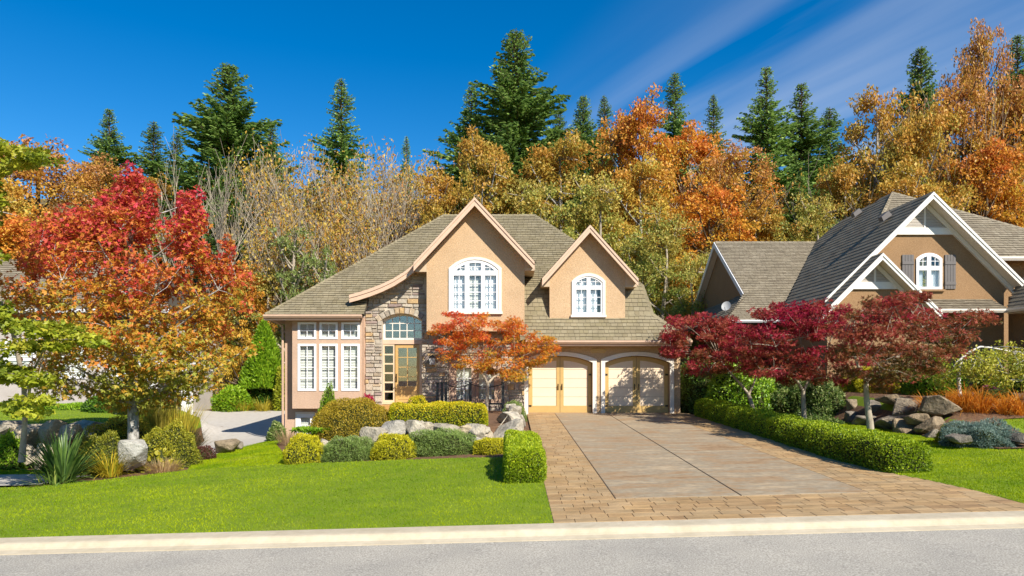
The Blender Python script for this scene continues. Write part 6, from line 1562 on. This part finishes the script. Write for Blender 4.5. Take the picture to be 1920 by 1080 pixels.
def conifer(name, height, Rw, seed, keys, dens=1.0, gap=0.12, droop=0.15):
    r = np.random.default_rng(seed); root = empty(name, (0, 0, 0)); br = []; P, A, N, LL, WW = [], [], [], [], []
    z = height * 0.12
    tz = np.linspace(0, height, 10); br.append((np.stack([0 * tz, 0 * tz, tz], 1), np.linspace(0.32, 0.02, 10)))
    while z < height * 0.99:
        f = z / height; Lm = Rw * 1.12 * ((1 - f) ** 0.95) * (0.55 + 0.45 * min(1, f / 0.25)) * (0.9 + 0.2 * math.sin(z * 1.3 + seed)) + 0.12
        nb_ = int(r.integers(5, 8)); a0 = r.uniform(0, 6.28)
        for k in range(nb_):
            if r.random() < gap: continue
            a = a0 + 6.283 * k / nb_ + r.normal(0, 0.2); Lb = Lm * r.uniform(0.62, 1.15)
            hd = np.array([math.cos(a), math.sin(a), 0]); up0 = 0.10 + 0.55 * f ** 2; n = max(3, int(Lb / 0.16))
            t = np.linspace(0, 1, n)
            pts = np.stack([hd[0] * Lb * t, hd[1] * Lb * t, z + Lb * (up0 * t - droop * t ** 2 + 0.12 * t ** 3)], 1)
            br.append((pts[[0, n // 2, n - 1]], [0.05, 0.03, 0.012]))
            m_ = int(5 * dens)
            q_ = np.repeat(pts[1:], m_, 0); tt = np.repeat(t[1:], m_)
            sd = np.array([-hd[1], hd[0], 0]); sgn = r.choice([-1, 1], len(q_)) * r.uniform(0.3, 1.0, len(q_))
            ax2 = unit(hd * 0.8 + sd * sgn[:, None] * 0.9 + np.array([0, 0, 1]) * r.normal(-0.05, 0.22, len(q_))[:, None])
            P.append(q_ + ax2 * 0.03 + r.normal(0, 0.05, (len(q_), 3))); A.append(ax2); N.append(unit(np.array([0, 0, 0.8]) + hd * 0.7 + r.normal(0, 0.5, (len(q_), 3))))
            LL.append(np.maximum(0.22, 0.62 * (1 - 0.6 * tt)) * r.uniform(0.7, 1.2, len(q_)) * min(1, 0.30 + Lb / 3)); WW.append(0.17 * r.uniform(0.7, 1.3, len(q_)) * (0.55 + 0.45 * min(1, Lb / 2)))
        z += r.uniform(0.22, 0.36) * (1.15 - 0.4 * f)
    P, A, N, LL, WW = map(np.concatenate, (P, A, N, LL, WW))
    leaf_mesh('crown', P, A, N, LL, WW, tones(keys, np.clip(r.random(len(P)) * 0.8 + r.normal(0, 0.15, len(P)), 0, 1), 0.12, r), 'needle', root)
    tubes('trunk', br, 'bark_dark', root, 5)
    return root
def plant_all(protos, spots, cat, group):
    """spots: (proto index, photo x, photo y of the top, half width, depth, label)"""
    used = set(); r = random.Random(9)
    for pi, px, ytop, hw, Y, lab in spots:
        pr, h0, w0 = protos[pi]; X = XA(px, Y); zb = Hf(X, Y) - 0.3
        h = ZA(ytop, Y) - zb; sw = hw * Y / FPX / w0
        if pi in used: o = copy_tree(pr, (X, Y, zb), (sw, sw, h / h0), r.uniform(0, 6.28))
        else:
            o = pr; o.location = (X, Y, zb); o.scale = (sw, sw, h / h0); o.rotation_euler = (0, 0, r.uniform(0, 6.28)); used.add(pi)
        tag(o, lab, cat, group)
K_con = [(0.07, 0.13, 0.035), (0.14, 0.23, 0.05), (0.22, 0.32, 0.07), (0.30, 0.40, 0.11)]
con = [(conifer('fir_tree', 20, 5.2, 1, K_con, 1.3), 20, 2.2), (conifer('fir_tree', 20, 6.0, 2, K_con, 1.6, 0.06, 0.05), 20, 2.7), (conifer('fir_tree', 20, 4.6, 3, K_con, 1.2, 0.22, 0.22), 20, 2.1)]
plant_all(con, [
    (1, 430, 120, 100, 60, 'broad dark green fir behind the bare fan shaped tree'),
    (0, 205, 204, 46, 68, 'small dark fir above the red tree, first fir from the left'),
    (2, 288, 226, 44, 70, 'blue green fir between the small left fir and the broad fir'),
    (2, 332, 246, 34, 66, 'little fir touching the left side of the broad fir'),
    (0, 507, 226, 46, 64, 'fir leaning on the right side of the broad dark fir'),
    (2, 640, 146, 52, 62, 'lone slender fir above the pale thicket left of the gable'),
    (2, 762, 254, 20, 72, 'tiny fir tip between the lone slender fir and the golden maple'),
    (1, 968, 56, 98, 60, 'tallest fir, right behind the main gable'),
    (0, 884, 162, 52, 63, 'fir at the left shoulder of the tallest fir'),
    (0, 1048, 205, 40, 70, 'small fir at the right foot of the tallest fir'),
    (1, 1094, 178, 46, 68, 'fir left of the orange tree'),
    (2, 1133, 178, 32, 72, 'slim fir tip just left of the orange tree top'),
    (2, 1265, 135, 48, 66, 'dark fir rising behind the orange tree'),
    (2, 1338, 176, 36, 66, 'ragged slim fir right of the orange tree'),
    (0, 1437, 126, 58, 58, 'tall fir above the left wing of the brown house'),
    (0, 1503, 156, 60, 60, 'fir standing right beside the tall fir over the brown house'),
    (2, 1556, 200, 50, 64, 'fir behind the half bare tree over the brown house'),
    (1, 1727, 86, 62, 60, 'dark fir between golden trees above the brown gable'),
    (0, 1908, 66, 60, 62, 'dark fir at the right edge of the picture'),
    (1, 1500, 330, 70, 50, 'dark young fir low behind the brown house roof'),
    (1, 430, 330, 90, 54, 'dark fir low behind the bare fan shaped tree'),
    (0, 745, 330, 60, 58, 'dark fir hidden low in the pale thicket'),
    (0, 590, 340, 60, 60, 'dark fir deep in the left part of the thicket'),
], 'tree', 'firs on the hillside')
K_org = [(0.52, 0.18, 0.04), (0.50, 0.23, 0.03), (0.48, 0.29, 0.03), (0.38, 0.30, 0.04)]
K_gld = [(0.48, 0.25, 0.045), (0.46, 0.30, 0.05), (0.36, 0.31, 0.055), (0.21, 0.23, 0.04)]
K_grn = [(0.46, 0.33, 0.07), (0.35, 0.33, 0.07), (0.20, 0.25, 0.045), (0.11, 0.18, 0.03)]
K_brn = [(0.42, 0.20, 0.07), (0.45, 0.23, 0.04), (0.42, 0.28, 0.04), (0.27, 0.22, 0.04)]
bl_ = [(broadleaf('maple_tree', 16, 4.6, K_org, 11, m=78), 16, 4.4), (broadleaf('maple_tree', 16, 4.6, K_gld, 12, m=74, bark='bark_grey'), 16, 4.4), (broadleaf('maple_tree', 16, 4.6, K_grn, 13, m=72, bark='bark_pale'), 16, 4.4), (broadleaf('maple_tree', 16, 4.2, K_brn, 14, m=70, L=0.22, Wd=0.14), 16, 4.0),
       (broadleaf('maple_tree', 16, 4.4, K_gld, 15, tips_n=210, m=74, bark='bark_pale'), 16, 4.2), (broadleaf('maple_tree', 16, 3.6, K_org, 16, tips_n=260, m=70, L=0.24, bark='bark_pale'), 16, 3.4)]
plant_all(bl_, [
    (3, 62, 252, 115, 50, 'orange brown maple at the upper left behind the red tree'),
    (3, 190, 288, 85, 56, 'thin tan orange tree below the small left fir'),
    (1, -30, 300, 110, 46, 'golden maple cut by the left edge of the picture'),
    (0, 30, 400, 110, 44, 'orange maple low behind the left red tree'),
    (4, 300, 330, 70, 58, 'olive yellow tree between the red tree and the bare tree'),
    (2, 500, 500, 70, 45, 'green gold young tree on the slope left of the house'),
    (0, 455, 500, 55, 44, 'low orange tree at the right side of the red tree'),
    (1, 895, 243, 82, 50, 'golden maple directly above the main gable peak'),
    (4, 820, 320, 70, 50, 'golden tree at the left of the main gable'),
    (1, 1050, 262, 105, 49, 'broad golden green maple right of the main gable peak'),
    (2, 1000, 330, 70, 46, 'greenish maple right behind the roof ridge'),
    (2, 1125, 330, 80, 44, 'green maple behind the dormer peak'),
    (0, 1205, 186, 78, 54, 'tall bright orange maple behind the dormer'),
    (5, 1165, 215, 60, 57, 'slim orange maple at the left of the tall orange one'),
    (5, 1290, 235, 70, 56, 'orange maple right of the tall orange one'),
    (3, 1385, 262, 85, 52, 'tan orange maple left of the brown house ridge'),
    (0, 1330, 330, 95, 47, 'orange gold maple over the gap between the houses'),
    (1, 1420, 380, 80, 46, 'gold maple just above the brown house wing ridge'),
    (2, 1245, 400, 75, 42, 'yellow green maple in the gap right of the garage roof'),
    (2, 1300, 470, 60, 41, 'leafy green maple beside the left gable of the brown house'),
    (1, 1200, 300, 90, 48, 'golden maple below the tall orange one'),
    (4, 1640, 168, 80, 50, 'tall golden tree above the brown house peak'),
    (1, 1590, 300, 70, 47, 'golden tree left of the brown house peak'),
    (1, 1720, 200, 85, 46, 'golden brown maple behind the brown gable'),
    (3, 1845, 24, 62, 48, 'tallest orange brown tree near the right edge'),
    (3, 1800, 130, 85, 47, 'orange brown tree left of the tallest one at right'),
    (3, 1905, 130, 95, 46, 'orange brown tree filling the right edge'),
    (0, 1850, 260, 95, 44, 'low orange tree above the brown house right slope'),
    (2, 1530, 370, 65, 44, 'green leafy tree over the valley of the brown roof'),
    (1, 1700, 320, 90, 43, 'low golden tree behind the brown house hip'),
], 'tree', 'autumn maples on the hillside')
K_pale = [(0.42, 0.26, 0.06), (0.48, 0.30, 0.04), (0.42, 0.34, 0.06), (0.50, 0.22, 0.05)]
wp = [(wispy('bare_tree', 14, 1, 2300, K_pale, stems=7), 14, 3.0), (wispy('bare_tree', 14, 2, 1500, K_pale, stems=8), 14, 3.0), (wispy('bare_tree', 14, 3, 3000, K_pale, stems=7), 14, 3.0), (wispy('bare_tree', 14, 4, 0, None, stems=9, fan=0.62), 14, 5.0)]
plant_all(wp, [
    (3, 402, 258, 85, 50, 'bare fan shaped tree right of the red tree'),
    (0, 500, 268, 60, 52, 'half bare pale tree, first of the thicket left of the house'),
    (1, 545, 262, 60, 55, 'pale twiggy tree, second in the thicket from the left'),
    (2, 592, 272, 60, 51, 'tan twiggy tree, third in the thicket from the left'),
    (1, 640, 268, 60, 56, 'pale tree below the lone slender fir in the thicket'),
    (0, 682, 266, 60, 52, 'tan half bare tree right of the lone slender fir'),
    (2, 722, 256, 60, 55, 'tall pale tree in the middle right of the thicket'),
    (1, 762, 272, 60, 51, 'pale twiggy tree left of the golden maple'),
    (0, 800, 280, 50, 54, 'last pale tree of the thicket before the golden maple'),
    (2, 520, 360, 60, 47, 'low leafy twiggy tree in front of the thicket at left'),
    (2, 610, 370, 60, 47, 'low tan leafy tree in front of the middle of the thicket'),
    (2, 690, 370, 60, 47, 'low gold leafy tree in front of the thicket right part'),
    (2, 770, 380, 60, 46, 'low gold leafy tree just above the left roof hip'),
    (1, 1338, 285, 60, 53, 'bare pale tree among the orange maples'),
    (1, 1530, 290, 60, 49, 'half bare pale tree over the brown house valley'),
    (0, 1690, 180, 50, 48, 'twiggy pale tree beside the tall golden tree'),
    (1, 1790, 110, 50, 47, 'bare twiggy tree left of the tallest orange brown tree'),
    (2, 300, 310, 55, 60, 'pale twiggy tree behind the red tree top'),
    (0, 250, 330, 60, 62, 'sparse pale tree above the red tree'),
], 'tree', 'half bare trees on the hillside')
sap = broadleaf('alder_sapling', 10, 2.6, [(0.22, 0.26, 0.07), (0.15, 0.20, 0.05), (0.26, 0.27, 0.08)], 31, tips_n=160, m=34, L=0.22, Wd=0.10, bark='bark_pale', low=0.1)
plant_all([(sap, 10, 2.5)], [(0, 560, 435, 70, 44, 'soft green sapling on the slope left of the roof'), (0, 615, 470, 45, 43, 'smaller soft green sapling next to the left roof hip'), (0, 1580, 420, 50, 42, 'soft green sapling above the brown house valley')], 'tree', 'green saplings')
# undergrowth of the slope
r = np.random.default_rng(77); n = 52000
cx_ = r.uniform(-48, 48, 900); cy_ = r.uniform(42.5, 80, 900); ci = r.integers(0, 900, n)
x = cx_[ci] + r.normal(0, 0.9, n); y = np.maximum(cy_[ci] + r.normal(0, 0.9, n), 42); hh = r.uniform(0.3, 2.4, 900)[ci]
z = H(x, y) + r.random(n) * hh * np.exp(-((x - cx_[ci]) ** 2 + (y - cy_[ci]) ** 2) / 2)
tv = r.random(900)[ci] + r.normal(0, 0.12, n)
und = leaf_mesh('undergrowth', np.stack([x, y, z], 1), unit(r.normal(0, 1, (n, 3))), unit(np.array([0, -0.5, 0.8]) + r.normal(0, 0.6, (n, 3))), r.uniform(0.25, 0.55, n), r.uniform(0.12, 0.3, n),
    tones([(0.10, 0.13, 0.025), (0.24, 0.22, 0.04), (0.38, 0.24, 0.04), (0.34, 0.28, 0.12), (0.14, 0.18, 0.04)], tv, 0.15, r), 'leaf', None)
tag(und, 'mixed autumn undergrowth covering the wooded slope', 'undergrowth', kind='stuff')
